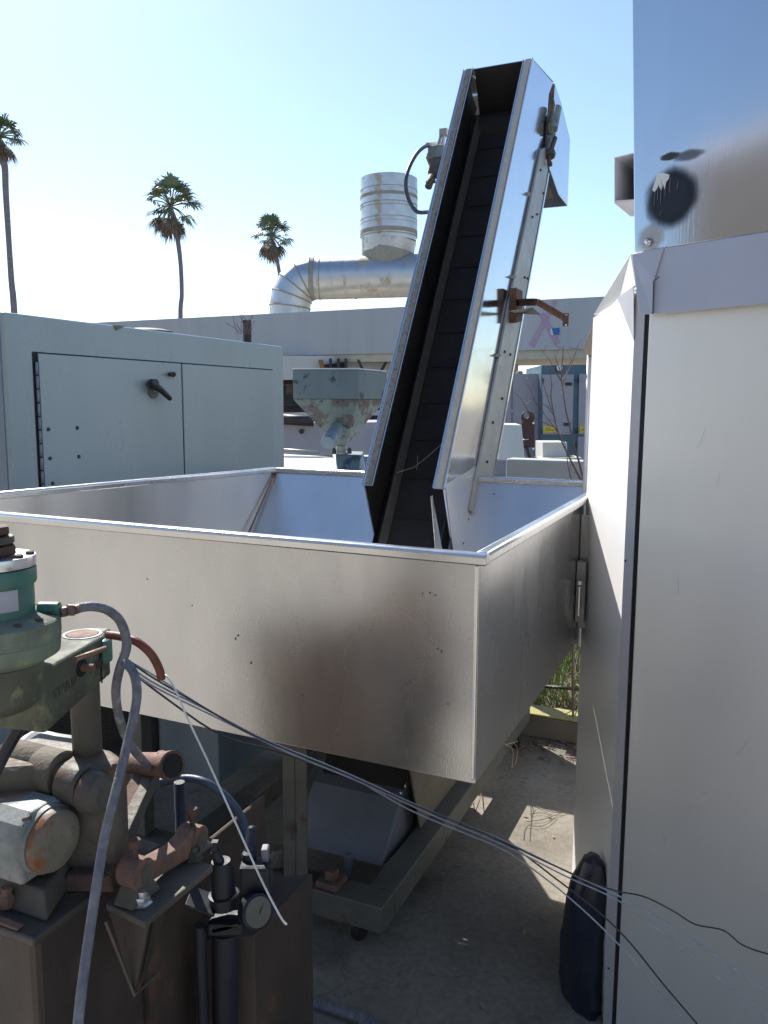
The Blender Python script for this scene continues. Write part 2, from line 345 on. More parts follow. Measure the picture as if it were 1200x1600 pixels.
# weld seam at back left corner
mb = MB(); mb.tube([at(430, 738, n=UD, q=H(1.59, 0)), H(1.40, 1.455, ZR - .26)], .0035, 6)
obj('weld_seam', mb, M['rustl'], hop)
def onW(px, py): return at(px, py, n=(B_ - A_).cross(ZD), q=up(A_, 1) - UD * .0006)
for px, py, w1, h1 in [(372, 993, 3, 2), (368, 998, 1.5, 4), (392, 1036, 2, 3), (641, 1066, 1.5, 4), (684, 1014, 4, 1), (690, 1018, 2, 3), (472, 1087, 1.5, 1.5), (560, 1015, 1.5, 1.5), (672, 926, 2, 2), (680, 930, 2, 1.5), (660, 927, 1, 2), (300, 946, 2, 1), (230, 905, 2, 1), (700, 1100, 1, 2), (520, 1170, 2, 1)]:
    q = onW(px, py); k_ = 1.6 / FOC; mb = MB(); n_ = 9; pts_ = [q + VD * (cos(2 * pi * i / n_) * w1 * k_ * random.uniform(.6, 1.2)) + ZD * (sin(2 * pi * i / n_) * h1 * k_ * random.uniform(.6, 1.2)) for i in range(n_)]
    mb.plate(pts_, -UD * .0004); obj('stain_fleck', mb, M['tanp'], hop)
# low beam frame
mb = MB(); mb.gbox(.47, .56, .41, 1.85, .10, .18); obj('frame_beam', mb, M['beam'], hop, .003)
mb = MB(); mb.gbox(.565, 2.20, .41, .49, .10, .18); obj('frame_beam', mb, M['beam'], hop, .003)
mb = MB(); mb.gbox(.565, 2.20, 1.10, 1.18, .10, .178); obj('frame_beam', mb, M['beam'], hop, .003)
mb = MB(); mb.gbox(2.12, 2.20, .495, 1.095, .10, .178); obj('frame_beam', mb, M['beam'], hop, .003)
for u_, v_ in [(.52, .70), (.52, 1.30), (2.05, .45), (1.55, 1.14)]:
    mb = MB(); z1 = .80 if u_ < 1 else (.95 if u_ < 2 else .5)
    if v_ < .8 and u_ < 1:                           # channel post at the front
        mb.gbox(u_ - .03, u_ + .03, v_ - .003, v_ + .003, .182, z1); mb.gbox(u_ - .03, u_ - .024, v_ + .003, v_ + .045, .182, z1)
        mb.gbox(u_ - .035, u_ - .03, v_ - .04, v_ - .004, .182, z1 - .005)
    else: mb.gbox(u_ - .025, u_ + .025, v_ - .025, v_ + .025, .182, z1)
    obj('post', mb, M['beam'], hop, .002)
mb = MB(); mb.gbox(.48, .55, .56, .63, .182, .20); mb.gbox(.50, .535, .58, .61, .20, .225); obj('foot_bracket', mb, M['rustl'], hop, .002)
# side plate between boot and post
mb = MB(); mb.plate([H(.92, .47, .182), H(1.46, .47, .182), H(1.437, .47, .3), H(1.285, .47, .57), H(1.22, .47, .74), H(.75, .47, .68), H(.80, .47, .5)], VD * .006); obj('side_plate', mb, M['tanp'], hop)
for u_, z_ in [(1.02, .60), (1.18, .62), (1.1, .42), (1.3, .4)]:
    mb = MB(); mb.lathe([(.008, 0), (.006, .006)], H(u_, .469, z_), -VD, 8); obj('bolt', mb, M['black'], hop)
mb = MB(); mb.plate([H(1.57, .60, .182), H(1.57, .653, .527), H(1.57, .81, .93), H(1.57, .90, 1.16), H(1.57, 1.42, 1.16), H(1.57, 1.55, .93), H(1.57, 1.55, .182)], UD * .005); obj('sun_blocker_plate', mb, M['tanp'], hop)  # added plate, shaped to cut the sun patches on the ground
# casters
for u_, v_ in [(.56, .52), (.56, 1.12), (2.1, .45), (2.1, 1.14)]:
    mb = MB(); mb.lathe([(.043, -.014), (.047, -.008), (.047, .008), (.043, .014)], H(u_, v_, .047), VD, 20); wheel = obj('caster_wheel', mb, M['black'], hop)
    mb = MB(); mb.gbox(u_ - .02, u_ + .02, v_ - .02, v_ - .016, .04, .098); mb.gbox(u_ - .02, u_ + .02, v_ + .016, v_ + .02, .04, .098); obj('caster_fork', mb, M['dark'], hop)
# hinge / latch bracket squeezed between hopper and cabinet
mb = MB(); mb.gbox(1.0, 1.03, -.03, -.002, .93, 1.12); mb.gbox(1.045, 1.06, -.03, -.002, .90, 1.26); obj('side_latch', mb, M['stripss'], hop, .002)
mb = MB(); q = at(906, 912, n=VD, q=H(0, -.02)); mb.lathe([(.001, -.01), (.008, -.009), (.012, -.003), (.012, .003), (.008, .009), (.001, .01)], q, ZD, 16); mb.tube([q, q + V3((.0, 0, -.10))], .004, 8); obj('latch_knob', mb, M['edge'], hop)

# ================================================================== INCLINED CONVEYOR
VR, VL = .511, .826
con = thing('incline_conveyor', H(.9, .67, .15), 'tall inclined stainless steel belt conveyor rising out of the hopper', 'conveyor')
side_poly = [(2.116, 0), (0, 0), (-.156, .22), (-1.18, .22), (-1.18, .47), (1.96, .47), (1.99, .40), (2.25, .30), (2.36, .33)]
for v_, nm in ((VR, 'side_panel'), (VL - .004, 'side_panel')):
    mb = MB(); mb.plate([K(w_, p_, v_) for w_, p_ in side_poly], VD * .004); obj(nm, mb, M['polish'], con)
# cut of the polished skirt inside the hopper stays bare sheet
mb = MB(); mb.plate([K(w_, p_, VR - .0015) for w_, p_ in [(.02, .0), (-.156, .22), (-.9, .22), (-.9, .46), (.38, .46), (.17, .2)]], VD * .0012); obj('skirt_sheet', mb, M['ss_in'], con)
# frame rail strip
mb = MB(); mb.plate([K(w_, p_, VR - .012) for w_, p_ in [(.05, .29), (1.0, .275), (1.9, .31), (1.97, .36), (1.93, .47), (.05, .485)]], VD * .011); obj('frame_rail', mb, M['stripss'], con, .002)
mb = MB(); mb.plate([K(w_, p_, VR - .016) for w_, p_ in [(.05, .487), (1.93, .473), (1.93, .487), (.05, .50)]], VD * .04); obj('rail_lip', mb, M['polish'], con)
mb = MB(); mb.plate([K(w_, p_, VL) for w_, p_ in [(.05, .29), (1.9, .29), (1.97, .36), (1.93, .47), (.05, .485)]], VD * .011); obj('frame_rail', mb, M['stripss'], con, .002)
proto = None
for w_, p_ in [(.12, .33), (.30, .37), (.47, .35), (.62, .41), (.80, .33), (.84, .41), (1.02, .33), (1.10, .42), (1.25, .41), (1.28, .455), (1.55, .36), (1.62, .42), (1.78, .455), (1.82, .35), (.2, .44)]:
    if proto is None:
        mb = MB(); mb.lathe([(.006, 0), (.006, .003), (.004, .006)], K(w_, p_, VR - .0125), -VD, 8); proto = obj('bolt', mb, M['dark'], con); p0 = K(w_, p_, 0)
    else: copy_part(proto, K(w_, p_, 0) - p0)
# protruding studs on polished side near rail
for w_ in (.74, 1.14, 1.60):
    mb = MB(); mb.lathe([(.008, 0), (.008, .01), (.004, .012), (.004, .022)], K(w_, .268, VR - .001), -VD, 8); obj('stud', mb, M['stripss'], con)
# flanges with foam strips
def flange(v0, v1, fm, w1=2.116):
    mb = MB(); mb.plate([K(0, 0, v0), K(w1, 0, v0), K(w1, 0, v1), K(0, 0, v1)], -PD * .003)
    mb.plate([K(0, -.012, v0), K(w1, -.012, v0), K(w1, -.003, v0), K(0, -.003, v0)], VD * .003)
    mb.plate([K(0, -.010, v1 - .003), K(w1, -.010, v1 - .003), K(w1, -.003, v1 - .003), K(0, -.003, v1 - .003)], VD * .003)
    o = obj('flange', mb, M['edge'], con)
    mb = MB(); n_ = 1; a = []
    x0, x1 = v0 + .010, v1 - .012
    for i in range(n_):
        wa = w1 * i / n_ + .004; wb = w1 * (i + 1) / n_ - (.004 if fm == 'foam_old' and random.random() < .2 else .0)
        h = .008 + (0 if n_ == 1 else random.uniform(-.001, .001)); j = 0 if n_ == 1 else random.uniform(-.0008, .0008)
        mb.prism([K(wa, -.003, x0 + j), K(wb, -.003, x0 + j), K(wb, -.003, x1 + j), K(wa, -.003, x1 + j)], [K(wa, -h, x0 + j), K(wb, -h, x0 + j), K(wb, -h, x1 + j), K(wa, -h, x1 + j)])
    obj('gasket_strip', mb, M[fm], con)
flange(VR - .003, VR + .042, 'foam'); flange(VL - .042, VL + .006, 'foam_old')
# dark inside: belt, cleats, wear strips, top cover
mb = MB(); mb.plate([K(-1.15, .20, VR + .006), K(2.06, .20, VR + .006), K(2.06, .20, VL - .006), K(-1.15, .20, VL - .006)], PD * .008); belt = obj('belt', mb, M['belt'], con)
for i in range(14):
    w_ = -.38 + i * .17
    mb = MB(); mb.plate([K(w_, .199, VR + .05), K(w_, .199, VL - .065), K(w_ - .001, .195, VL - .065), K(w_ - .001, .195, VR + .05)], WD * .003); obj('cleat', mb, M['belt'], belt)
for v_ in (VR + .0045, VL - .0065):
    mb = MB(); mb.plate([K(-.12, .17, v_), K(0, .004, v_), K(2.1, .004, v_), K(2.1, .199, v_), K(-.9, .199, v_), K(-.9, .17, v_)], VD * .0015); obj('inner_liner', mb, M['inner'], con)
mb = MB(); mb.plate([K(-.30, .185, VL - .058), K(2.0, .185, VL - .058), K(2.0, .150, VL - .040), K(-.30, .150, VL - .040)], PD * .004); obj('belt_edge_strip', mb, M['innerstrip'], con)
mb = MB(); mb.plate([K(-.26, .185, VR + .046), K(1.9, .185, VR + .046), K(1.9, .16, VR + .034), K(-.26, .16, VR + .034)], PD * .004); obj('belt_edge_strip', mb, M['innerstrip'], con)
mb = MB(); mb.plate([K(-.02, .012, VR + .043), K(-.18, .17, VR + .02), K(-.24, .17, VR + .03), K(-.02, .02, VR + .052)], VD * .002); obj('scraped_lip', mb, M['edge'], con)
# top cover plate and head drum
mb = MB(); mb.plate([K(2.117, 0, VR), K(2.117, 0, VL), K(2.37, .335, VL), K(2.37, .335, VR)], WD * .004); obj('top_cover', mb, M['ss_in'], con)
mb = MB(); mb.lathe([(.075, VR + .01), (.075, VL - .01)], K(1.98, .24, 0) - VD * 0, VD, 28); obj('head_drum', mb, M['belt'], con)
mb = MB(); mb.plate([K(2.117, .001, VR + .045), K(2.117, .001, VL - .045), K(2.06, .34, VL - .005), K(2.06, .34, VR + .005)], WD * .004); obj('baffle', mb, M['belt'], con)
mb = MB(); mb.plate([K(-1.15, .475, VR), K(1.93, .475, VR), K(1.93, .475, VL), K(-1.15, .475, VL)], PD * .004); obj('underside_pan', mb, M['stripss'], con)
# tail boot under the hopper
mb = MB(); f = [onV(625, 1250, VR), onV(597, 1355, VR)]
dlt = VD * (VL - VR + .01)
bq = [f[0], f[1], H(.92, VR, .13), H(1.10, VR, .42)]
mb.prism([p - VD * .001 for p in bq], [p + dlt for p in bq]); obj('tail_boot', mb, M['panelg'], con, .006)
mb = MB(); q = H(.66, VR + .1, .09); mb.lathe([(.014, -.05), (.014, .10), (.010, .105)], q, ZD, 14); obj('leveling_foot', mb, M['panelg'], con)
# discharge hood
hoodp = [(2.368, .345), (2.414, .494), (2.447, .763), (2.146, .933), (2.035, .73), (1.985, .50), (2.10, .515), (2.2, .50), (2.29, .44), (2.30, .37)]
hood = None
for v_ in (VR - .006, VL + .001):
    mb = MB(); mb.plate([K(w_, p_, v_) for w_, p_ in hoodp], VD * .004); obj('hood_side', mb, M['polish'] if v_ < .6 else M['ss_in'], con)
out = hoodp[:4]
for i in range(3):
    mb = MB(); a = K(*out[i], VR - .002); c = K(*out[i + 1], VR - .002); dd = VD * (VL - VR + .004)
    nrm = (c - a).cross(VD).normalized()
    mb.plate([a, c, c + dd, a + dd], nrm * .004); obj('hood_cover', mb, M['ss_in'], con)
mb = MB(); a = K(1.985, .50, VR); c = K(2.146 - .14, .78, VR); mb.plate([K(1.99, .5, VR + .03), K(2.06, .78, VR + .03), K(2.06, .78, VL), K(1.99, .5, VL)], -WD * .004); obj('hood_chute', mb, M['tanp'], con)
# take-up bearing in hood opening
mb = MB(); mb.plate([K(w_, p_, VR - .010) for w_, p_ in [(2.27, .39), (2.24, .47), (2.12, .50), (2.02, .47), (1.99, .38), (2.10, .33)]], VD * .003); obj('bearing_plate', mb, M['black'], con)
mb = MB(); mb.lathe([(.03, 0), (.03, .02), (.018, .024), (.018, .035)], K(2.10, .37, VR - .012), -VD, 18); obj('bearing', mb, M['greenold'], con)
mb = MB(); mb.tube([K(2.22, .36, VR - .035), K(2.09, .36, VR - .035)], .021, 14); obj('takeup_cylinder', mb, M['white_cast'], con)
mb = MB(); mb.tube([K(2.10, .43, VR - .03), K(1.95, .39, VR - .03)], .011, 10); mb.lathe([(.024, -.015), (.026, 0), (.018, .02)], K(1.97, .40, VR - .03), WD, 14); obj('takeup_screw', mb, M['cast'], con)
mb = MB(); mb.tube([K(1.95, .39, VR - .03), K(1.91, .40, VR - .03)], .007, 8); mb.box(K(1.925, .42, VR - .03), (.02, .02, .018), GRID); obj('takeup_nut', mb, M['rust'], con)
# limit box and conduit on the left side
P_ = lambda px, py, v_: onV(px, py, v_)
gb = P_(690, 222, VL + .05)
mb = MB(); mb.plate([K(1.60, -.005, VL + .012), K(1.67, -.005, VL + .012), K(1.67, .07, VL + .012), K(1.60, .07, VL + .012)], VD * .075); jb = obj('switch_box', mb, M['white_cast'], con, .004)
mb = MB(); mb.plate([K(1.52, .0, VL + .012), K(1.6, .0, VL + .012), K(1.6, .05, VL + .012), K(1.50, .03, VL + .012)], VD * .05); obj('gear_motor', mb, M['cast'], con, .004)
mb = MB(); mb.tube([K(1.50, .01, VL + .04), K(1.44, .01, VL + .045)], .016, 10); mb.tube([K(1.47, .01, VL + .06), K(1.47, .01, VL + .02)], .009, 8); obj('motor_shaft', mb, M['cast'], con)
mb = MB(); mb.plate([K(1.67, .01, VL + .03), K(1.75, .01, VL + .03), K(1.75, .03, VL + .03), K(1.67, .03, VL + .03)], VD * .006); mb.plate([K(1.67, .01, VL + .048), K(1.75, .01, VL + .048), K(1.75, .03, VL + .048), K(1.67, .03, VL + .048)], VD * .006); mb.box(K(1.765, .02, VL + .04), (.03, .035, .03), GRID); obj('switch_lever', mb, M['stripss'], con)
vv = VL + .09
cd = [onV(683, 226, vv), onV(668, 227, vv), onV(652, 239, vv), onV(638, 265, vv), onV(634, 290, vv), onV(640, 315, vv), onV(652, 331, VL + .05), onV(672, 331, VL + .01)]
mb = MB(); mb.tube(spline(cd), .0085, 12); cdo = obj('power_conduit', mb, M['hoseb'], con)
mb = MB(); mb.tube([cd[0] + (cd[0] - cd[1]) * .6, cd[0], cd[1]], [.011, .0135, .0115], 12); obj('conduit_connector', mb, M['stripss'], con)
# broken straw web on the belt
mb = MB(); mb.tube([K(.13, .15, VL - .05), K(.16, .16, VL - .11), K(.21, .17, VL - .15), K(.27, .17, VL - .20)], .0012, 5)
for s_ in (1, -1): mb.tube([K(.18, .165, VL - .12), K(.18 + .03 * s_, .16, VL - .12 + .004 * s_)], .0010, 4)
obj('dry_sprig', mb, M['twigl'], con)

# rusty bracket carried by the conveyor
bk = thing('rusty_bracket', onV(800, 485, VR - .02), 'rusty triangular steel bracket bolted to the right side of the conveyor', 'bracket')
def OV(px, py, v_): return onV(px, py, v_)
mb = MB(); mb.plate([OV(796, 450, VR - .013), OV(806, 455, VR - .013), OV(806, 502, VR - .013), OV(796, 505, VR - .013)], -VD * .03); obj('mounting_plate', mb, M['rust'], bk, .002)
def angle(a, bb, wd, th=.005, up_=ZD):
    mb = MB(); a = V3(a); bb = V3(bb); d = (bb - a).normalized(); s_ = d.cross(up_).normalized(); u_ = s_.cross(d)
    mb.plate([a + u_ * wd / 2, bb + u_ * wd / 2, bb - u_ * wd / 2, a - u_ * wd / 2], s_ * th)
    mb.plate([a + u_ * wd / 2, bb + u_ * wd / 2, bb + u_ * wd / 2 + s_ * wd * .8, a + u_ * wd / 2 + s_ * wd * .8], -u_ * th); return mb
pA = OV(806, 473, VR - .03); pB = OV(840, 472, VR - .16); pC = at(884, 498, y=pB.y - .04)
obj('bracket_arm', angle(pA, pB, .028), M['rust'], bk); obj('bracket_arm', angle(pB, pC, .026), M['rustl'], bk)
mb = MB(); mb.box(pC + V3((.0, 0, -.004)), (.022, .006, .052)); ep = obj('end_plate', mb, M['rust'], bk)
for dz in (.018, -.022):
    mb = MB(); mb.lathe([(.004, 0), (.004, .005)], pC + V3((0, -.003, dz - .004)), (0, -1, 0), 10); obj('bolt_hole', mb, M['white'], bk)
mb = MB(); mb.plate([OV(812, 490, VR - .02), OV(770, 486, VR - .02) + V3((.06, 0, .0)), at(832, 480, y=pB.y), at(845, 492, y=pB.y)], (0, .004, 0)); obj('gusset', mb, M['stripss'], bk)

# ================================================================== RIGHT CABINET MACHINE
F_ = V3((.6395, 2.554, 0)); N_ = V3((.572, 1.903, 0)); FD = V3((.684, -.7295, 0)); FN = V3((-.7295, -.684, 0))
cab = thing('steel_cabinet_machine', N_ + V3((.5, .3, 0)), 'tall pale steel cabinet machine filling the right edge with a mirror box on top', 'machine')
Q = lambda t, d=0, z=0: N_ + FD * t - FN * d + V3((0, 0, z))
ZT = 1.862
R1 = Q(2.3); bk1 = Q(2.3, 1.2); bk2 = F_ + V3((1.0, .35, 0))
body = [F_, N_ + V3((.004, .0, 0)), Q(.001, .003), Q(2.3, .003), bk1, bk2]
mb = MB(); mb.prism([up(p, 0.01) for p in body], [up(p, ZT) for p in body]); obj('body', mb, M['cabside'], cab, .003)
mb = MB(); mb.plate([Q(.0, 0, 0), Q(.024, 0, 0), Q(.024, 0, ZT), Q(0, 0, ZT)], -FN * .0025); obj('door_frame', mb, M['flash'], cab)
mb = MB(); mb.plate([Q(.0245, .002, 0.01), Q(.0365, .002, 0.01), Q(.0365, .002, ZT), Q(.0245, .002, ZT)], -FN * .0008); obj('door_gap', mb, M['gap'], cab)
mb = MB(); mb.plate([Q(.037, -.004, .02), Q(2.3, -.004, .02), Q(2.3, -.004, ZT), Q(.037, -.004, ZT)], -FN * .0065); obj('door_panel', mb, M['cabfront'], cab, .003)
# flashing: sloped hood band between body and upper box
def AQ(px, py, d): return at(px, py, n=FN, q=Q(0, d))
fl = [AQ(1037, 388, -.004), AQ(1200, 362, -.004), AQ(1200, 474, -.03), AQ(1018, 491, -.03), AQ(1021, 437, -.018)]
fdir = (fl[1] - fl[0]).normalized() * 1.2; fdir2 = (fl[2] - fl[3]).normalized() * 1.2
mb = MB(); mb.plate([fl[0], fl[1] + fdir, fl[2] + fdir2, fl[3], fl[4]], -FN * .003); obj('front_flashing', mb, M['flash'], cab, .001)
mb = MB(); mb.plate([AQ(987, 397, -.006), AQ(1038, 386, -.006), AQ(1022, 437, -.022), AQ(1019.5, 491, -.034), AQ(999, 491, -.034)], -FN * .003); obj('corner_flashing', mb, M['flash'], cab, .001)
pt = AQ(985, 397, -.004)
dF = at(927, 492, y=F_.y - .01); mid = at(946, 488, y=F_.y - .15); mid2 = at(968, 464, y=F_.y - .38); nr = AQ(993, 446, -.012)
mb = MB(); mb.plate([pt, dF, mid, mid2, nr], V3((.005, 0, -.001))); obj('side_flashing', mb, M['cabside'], cab, .001)
mb = MB(); mb.plate([at(967, 466, y=F_.y - .40) + V3((-.002, 0, 0)), at(991, 447, y=1.90), at(991, 532, y=1.90)], V3((-.0015, 0, 0))); obj('side_shadow_patch', mb, M['flash'], cab)  # shadow on the side face, laid on as a grey triangle
# upper box
ul = [AQ(990, 396, 0), AQ(986, -60, 0)]; z0 = ul[0].z
bx = [Q(0, 0), Q(2.3, 0), Q(2.3, 1.0), Q(.75, 1.0), ]
t0 = (ul[0] - Q(0)).dot(FD); t1 = (ul[1] - Q(0)).dot(FD); zt = 3.4; t2 = t0 + (t1 - t0) * (zt - z0) / (ul[1].z - z0)
rr_ = AQ(1200, 364, 0); slope = (rr_.z - z0) / ((rr_ - ul[0]).dot(FD))
mbx = MB(); fr = [Q(t0, 0, z0), Q(2.3, 0, z0 + slope * (2.3 - t0)), Q(2.3, 0, zt), Q(t2, 0, zt)]
bkk = [p - FN * .9 + FD * (.95 if i in (0, 3) else 0) for i, p in enumerate(fr)]
mbx.prism(fr, bkk); upbox = obj('upper_box', mbx, M['boxss'], cab, .004)
# round dark reflection painted on, and scrape, as thin layers on the sheet
pm = mat('painted_reflection', (.018, .02, .03), (.03, .032, .045), .6, .3, .08, 12)
def blob(px, py, rx, ry, n=40, jag=.04, d=-.0012, wob=None):
    c = AQ(px, py, d); mb = MB(); s_ = 1.85 / FOC; pts = []
    for k in range(n):
        a = 2 * pi * k / n; r = 1 + random.uniform(-jag, jag)
        pts.append(c + FD * (cos(a) * rx * s_ * r) * 1.0 + ZD * (sin(a) * ry * s_ * r))
    mb.plate(pts, -FN * .001); return mb
# soft edged patch: node mask in object coordinates of its own disc
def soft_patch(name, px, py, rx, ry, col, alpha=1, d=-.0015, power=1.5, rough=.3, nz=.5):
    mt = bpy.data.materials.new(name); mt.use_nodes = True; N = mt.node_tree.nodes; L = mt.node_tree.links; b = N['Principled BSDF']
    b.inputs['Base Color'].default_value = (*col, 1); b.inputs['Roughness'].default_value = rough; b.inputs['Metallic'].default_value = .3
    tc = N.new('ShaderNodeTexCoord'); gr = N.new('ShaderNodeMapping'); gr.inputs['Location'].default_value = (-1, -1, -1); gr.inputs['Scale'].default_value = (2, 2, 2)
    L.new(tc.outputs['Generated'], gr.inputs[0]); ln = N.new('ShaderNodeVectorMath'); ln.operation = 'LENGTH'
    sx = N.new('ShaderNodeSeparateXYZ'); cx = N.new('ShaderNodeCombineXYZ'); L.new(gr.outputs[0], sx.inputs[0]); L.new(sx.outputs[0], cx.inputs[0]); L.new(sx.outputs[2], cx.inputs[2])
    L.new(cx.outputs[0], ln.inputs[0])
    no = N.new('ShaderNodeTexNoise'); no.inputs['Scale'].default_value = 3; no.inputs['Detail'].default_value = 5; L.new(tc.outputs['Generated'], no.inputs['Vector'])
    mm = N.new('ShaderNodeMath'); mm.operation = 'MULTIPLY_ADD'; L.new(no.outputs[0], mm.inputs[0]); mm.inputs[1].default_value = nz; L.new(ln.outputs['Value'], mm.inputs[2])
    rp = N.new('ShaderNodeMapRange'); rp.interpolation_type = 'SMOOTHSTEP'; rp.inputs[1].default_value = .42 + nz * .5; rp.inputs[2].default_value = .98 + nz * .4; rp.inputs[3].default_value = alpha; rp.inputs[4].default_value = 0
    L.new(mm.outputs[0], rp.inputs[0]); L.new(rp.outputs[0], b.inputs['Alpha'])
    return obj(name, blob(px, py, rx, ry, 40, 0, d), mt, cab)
soft_patch('reflection_patch', 1048, 309, 50, 52, (.016, .018, .03), .97, nz=.25)  # dark reflection in the steel, painted as a soft round patch
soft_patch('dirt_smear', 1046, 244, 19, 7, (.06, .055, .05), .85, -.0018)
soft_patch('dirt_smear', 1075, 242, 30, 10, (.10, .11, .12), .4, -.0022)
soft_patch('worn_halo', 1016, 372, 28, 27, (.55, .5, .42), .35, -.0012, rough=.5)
mb = MB(); zig = [(1022, 288), (1027, 272), (1036, 270), (1046, 273), (1045, 279), (1041, 284), (1038, 296), (1036, 287), (1033, 298), (1029, 290), (1023, 300), (1019, 297)]
mb.plate([AQ(x, y_, -.0036) for x, y_ in zig], -FN * .0008); obj('paint_scrape', mb, M['white'], cab)
for px, py, r in [(1013, 378, .0085)]:
    mb = MB(); mb.lathe([(r, 0), (r * .95, .004), (r * .6, .008), (.0005, .0095)], AQ(px, py, -.003), FN, 18); obj('dome_bolt', mb, M['polish'], cab)
mb = MB(); mb.tube([AQ(1030, 432, -.026), AQ(1021, 440, -.03), AQ(1020, 490, -.037)], .0012, 6); obj('seam_wire', mb, M['gap'], cab)
# small screw on frame and door specks
for px, py in [(977, 876), (951, 1513)]:
    mb = MB(); mb.lathe([(.003, 0), (.002, .002)], AQ(px, py, -.0005), FN, 10); obj('screw', mb, M['rust'], cab)
for px, py, ln, an in [(1090, 700, .05, 70), (1120, 760, .03, 80), (1060, 930, .04, 95), (1150, 1180, .05, 60), (1095, 1240, .02, 30), (1040, 1320, .03, 110)]:
    q = AQ(px, py, -.0113); d_ = FD * cos(radians(an)) + ZD * sin(radians(an)); mb = MB(); mb.tube([q, q + d_ * ln * .5 + FD * .001, q + d_ * ln], .0004, 4); obj('scratch', mb, M['flash'], cab)
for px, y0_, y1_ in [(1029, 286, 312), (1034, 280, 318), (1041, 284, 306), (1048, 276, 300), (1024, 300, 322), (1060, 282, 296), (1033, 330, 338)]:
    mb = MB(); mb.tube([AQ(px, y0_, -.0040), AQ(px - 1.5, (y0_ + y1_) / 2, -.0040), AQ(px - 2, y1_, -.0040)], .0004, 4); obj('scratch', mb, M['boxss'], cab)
# side vent duct poking out behind the upper box
vd_ = 2.35; mb = MB()
a, b2, c, d2 = at(960, 246, y=vd_), at(1000, 236, y=vd_), at(1000, 312, y=vd_), at(960, 315, y=vd_)
for p, q_ in ((a, b2), (b2, c), (c, d2), (d2, a)):
    cen = (a + c) / 2; inn = lambda s_: cen + (s_ - cen) * .96
    mb.plate([p, q_, inn(q_), inn(p)], V3((.16, .22, .0)))
obj('vent_duct', mb, M['flash'], cab)
mb = MB(); mb.plate([cen + (p - cen) * .95 + V3((.13, .18, 0)) for p in (a, b2, c, d2)], V3((0, .004, 0))); obj('duct_back', mb, M['gap'], cab)
mb = MB(); mb.plate([d2, c, at(1000, 336, y=vd_ + .25), at(985, 336, y=vd_ + .22)], V3((0, 0, -.004))); obj('duct_underside', mb, M['flash'], cab)
# brown lip behind the cabinet top-left
mb = MB(); yq = F_.y + .25; mb.plate([at(921, 520, y=yq), at(930, 500, y=yq), at(932, 545, y=yq), at(922, 556, y=yq), at(912, 553, y=yq), at(911, 545, y=yq)], V3((.12, .25, 0))); obj('rear_gutter', mb, M['tanp'], cab, .003)
mb = MB(); mb.tube([at(921, 548, y=yq + .05), at(905, 1010, y=yq + .05)], .008, 8); obj('rear_downpipe', mb, M['flash'], cab)

# navy sack shape added in place of a person's reflection at the cabinet foot
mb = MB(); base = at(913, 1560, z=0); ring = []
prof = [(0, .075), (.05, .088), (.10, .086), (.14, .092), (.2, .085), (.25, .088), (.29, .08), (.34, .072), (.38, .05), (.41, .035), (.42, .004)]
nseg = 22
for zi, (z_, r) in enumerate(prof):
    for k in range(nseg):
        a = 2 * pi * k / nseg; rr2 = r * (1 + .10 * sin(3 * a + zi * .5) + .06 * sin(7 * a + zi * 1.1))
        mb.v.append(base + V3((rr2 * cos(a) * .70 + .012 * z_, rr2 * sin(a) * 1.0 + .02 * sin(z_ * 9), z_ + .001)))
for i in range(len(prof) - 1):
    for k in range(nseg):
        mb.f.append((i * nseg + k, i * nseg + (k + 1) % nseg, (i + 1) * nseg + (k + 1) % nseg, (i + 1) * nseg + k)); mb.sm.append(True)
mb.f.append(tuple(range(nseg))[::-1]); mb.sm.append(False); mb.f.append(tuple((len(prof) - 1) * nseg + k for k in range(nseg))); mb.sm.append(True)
tag(obj('reflection_silhouette', mb, M['navy'], bev=0), 'solid dark navy sack slumped on the concrete against the steel cabinet foot', 'silhouette')

# ================================================================== GREY GREEN ENCLOSURE (left)
ct = thing('generator_enclosure', H(1.9, 2.9, 0), 'long grey green generator enclosure with double doors behind the hopper', 'enclosure')
CV = 2.2; u0, u1, zt_ = .861, 2.957, 1.943
mb = MB(); mb.gbox(u0, u1, CV, CV + 1.2, .12, zt_); obj('housing', mb, M['cont'], ct, .012, 3)
mb = MB(); mb.gbox(u0 - .004, u0 - .001, CV + .02, CV + 1.18, .14, zt_ - .02); obj('end_panel', mb, M['contend'], ct)
# recess outline (dark shadow gap) and doors
du0, du1, dum, dz0, dz1 = .996, 2.819, 1.94, .3, 1.792
mb = MB(); mb.gbox(du0 - .004, du1 + .004, CV - .001, CV + .001, dz0 - .004, dz1 + .006); obj('door_recess', mb, M['gap'], ct)
dl = MB(); dl.gbox(du0 + .022, dum - .005, CV - .009, CV - .001, dz0, dz1); dleft = obj('door', dl, M['cont'], ct, .003)
dl = MB(); dl.gbox(dum + .005, du1 - .006, CV - .009, CV - .001, dz0, dz1); dright = obj('door', dl, M['cont'], ct, .003)
hp = None; nb = 26
for i in range(nb):
    zz = dz0 + .02 + i * (dz1 - dz0 - .05) / nb
    if hp is None:
        mb = MB(); mb.tube([H(du0 + .010, CV - .008, zz), H(du0 + .010, CV - .008, zz + .05)], .006, 8); hp = obj('hinge_knuckle', mb, M['contend'], dleft); z00 = zz
    else: copy_part(hp, (0, 0, zz - z00))
hp2 = copy_part(hp, H(du1 - .003, 0) - H(du0 + .010, 0), dright)
for px, py in [(75.6, 670.8), (120.6, 668.6), (78, 716.3), (123, 713.5), (82, 755.5)]:
    mb = MB(); mb.lathe([(.009, 0), (.007, .005)], onV(px, py, CV - .009), -VD, 10); obj('bolt', mb, M['dark'], dleft)
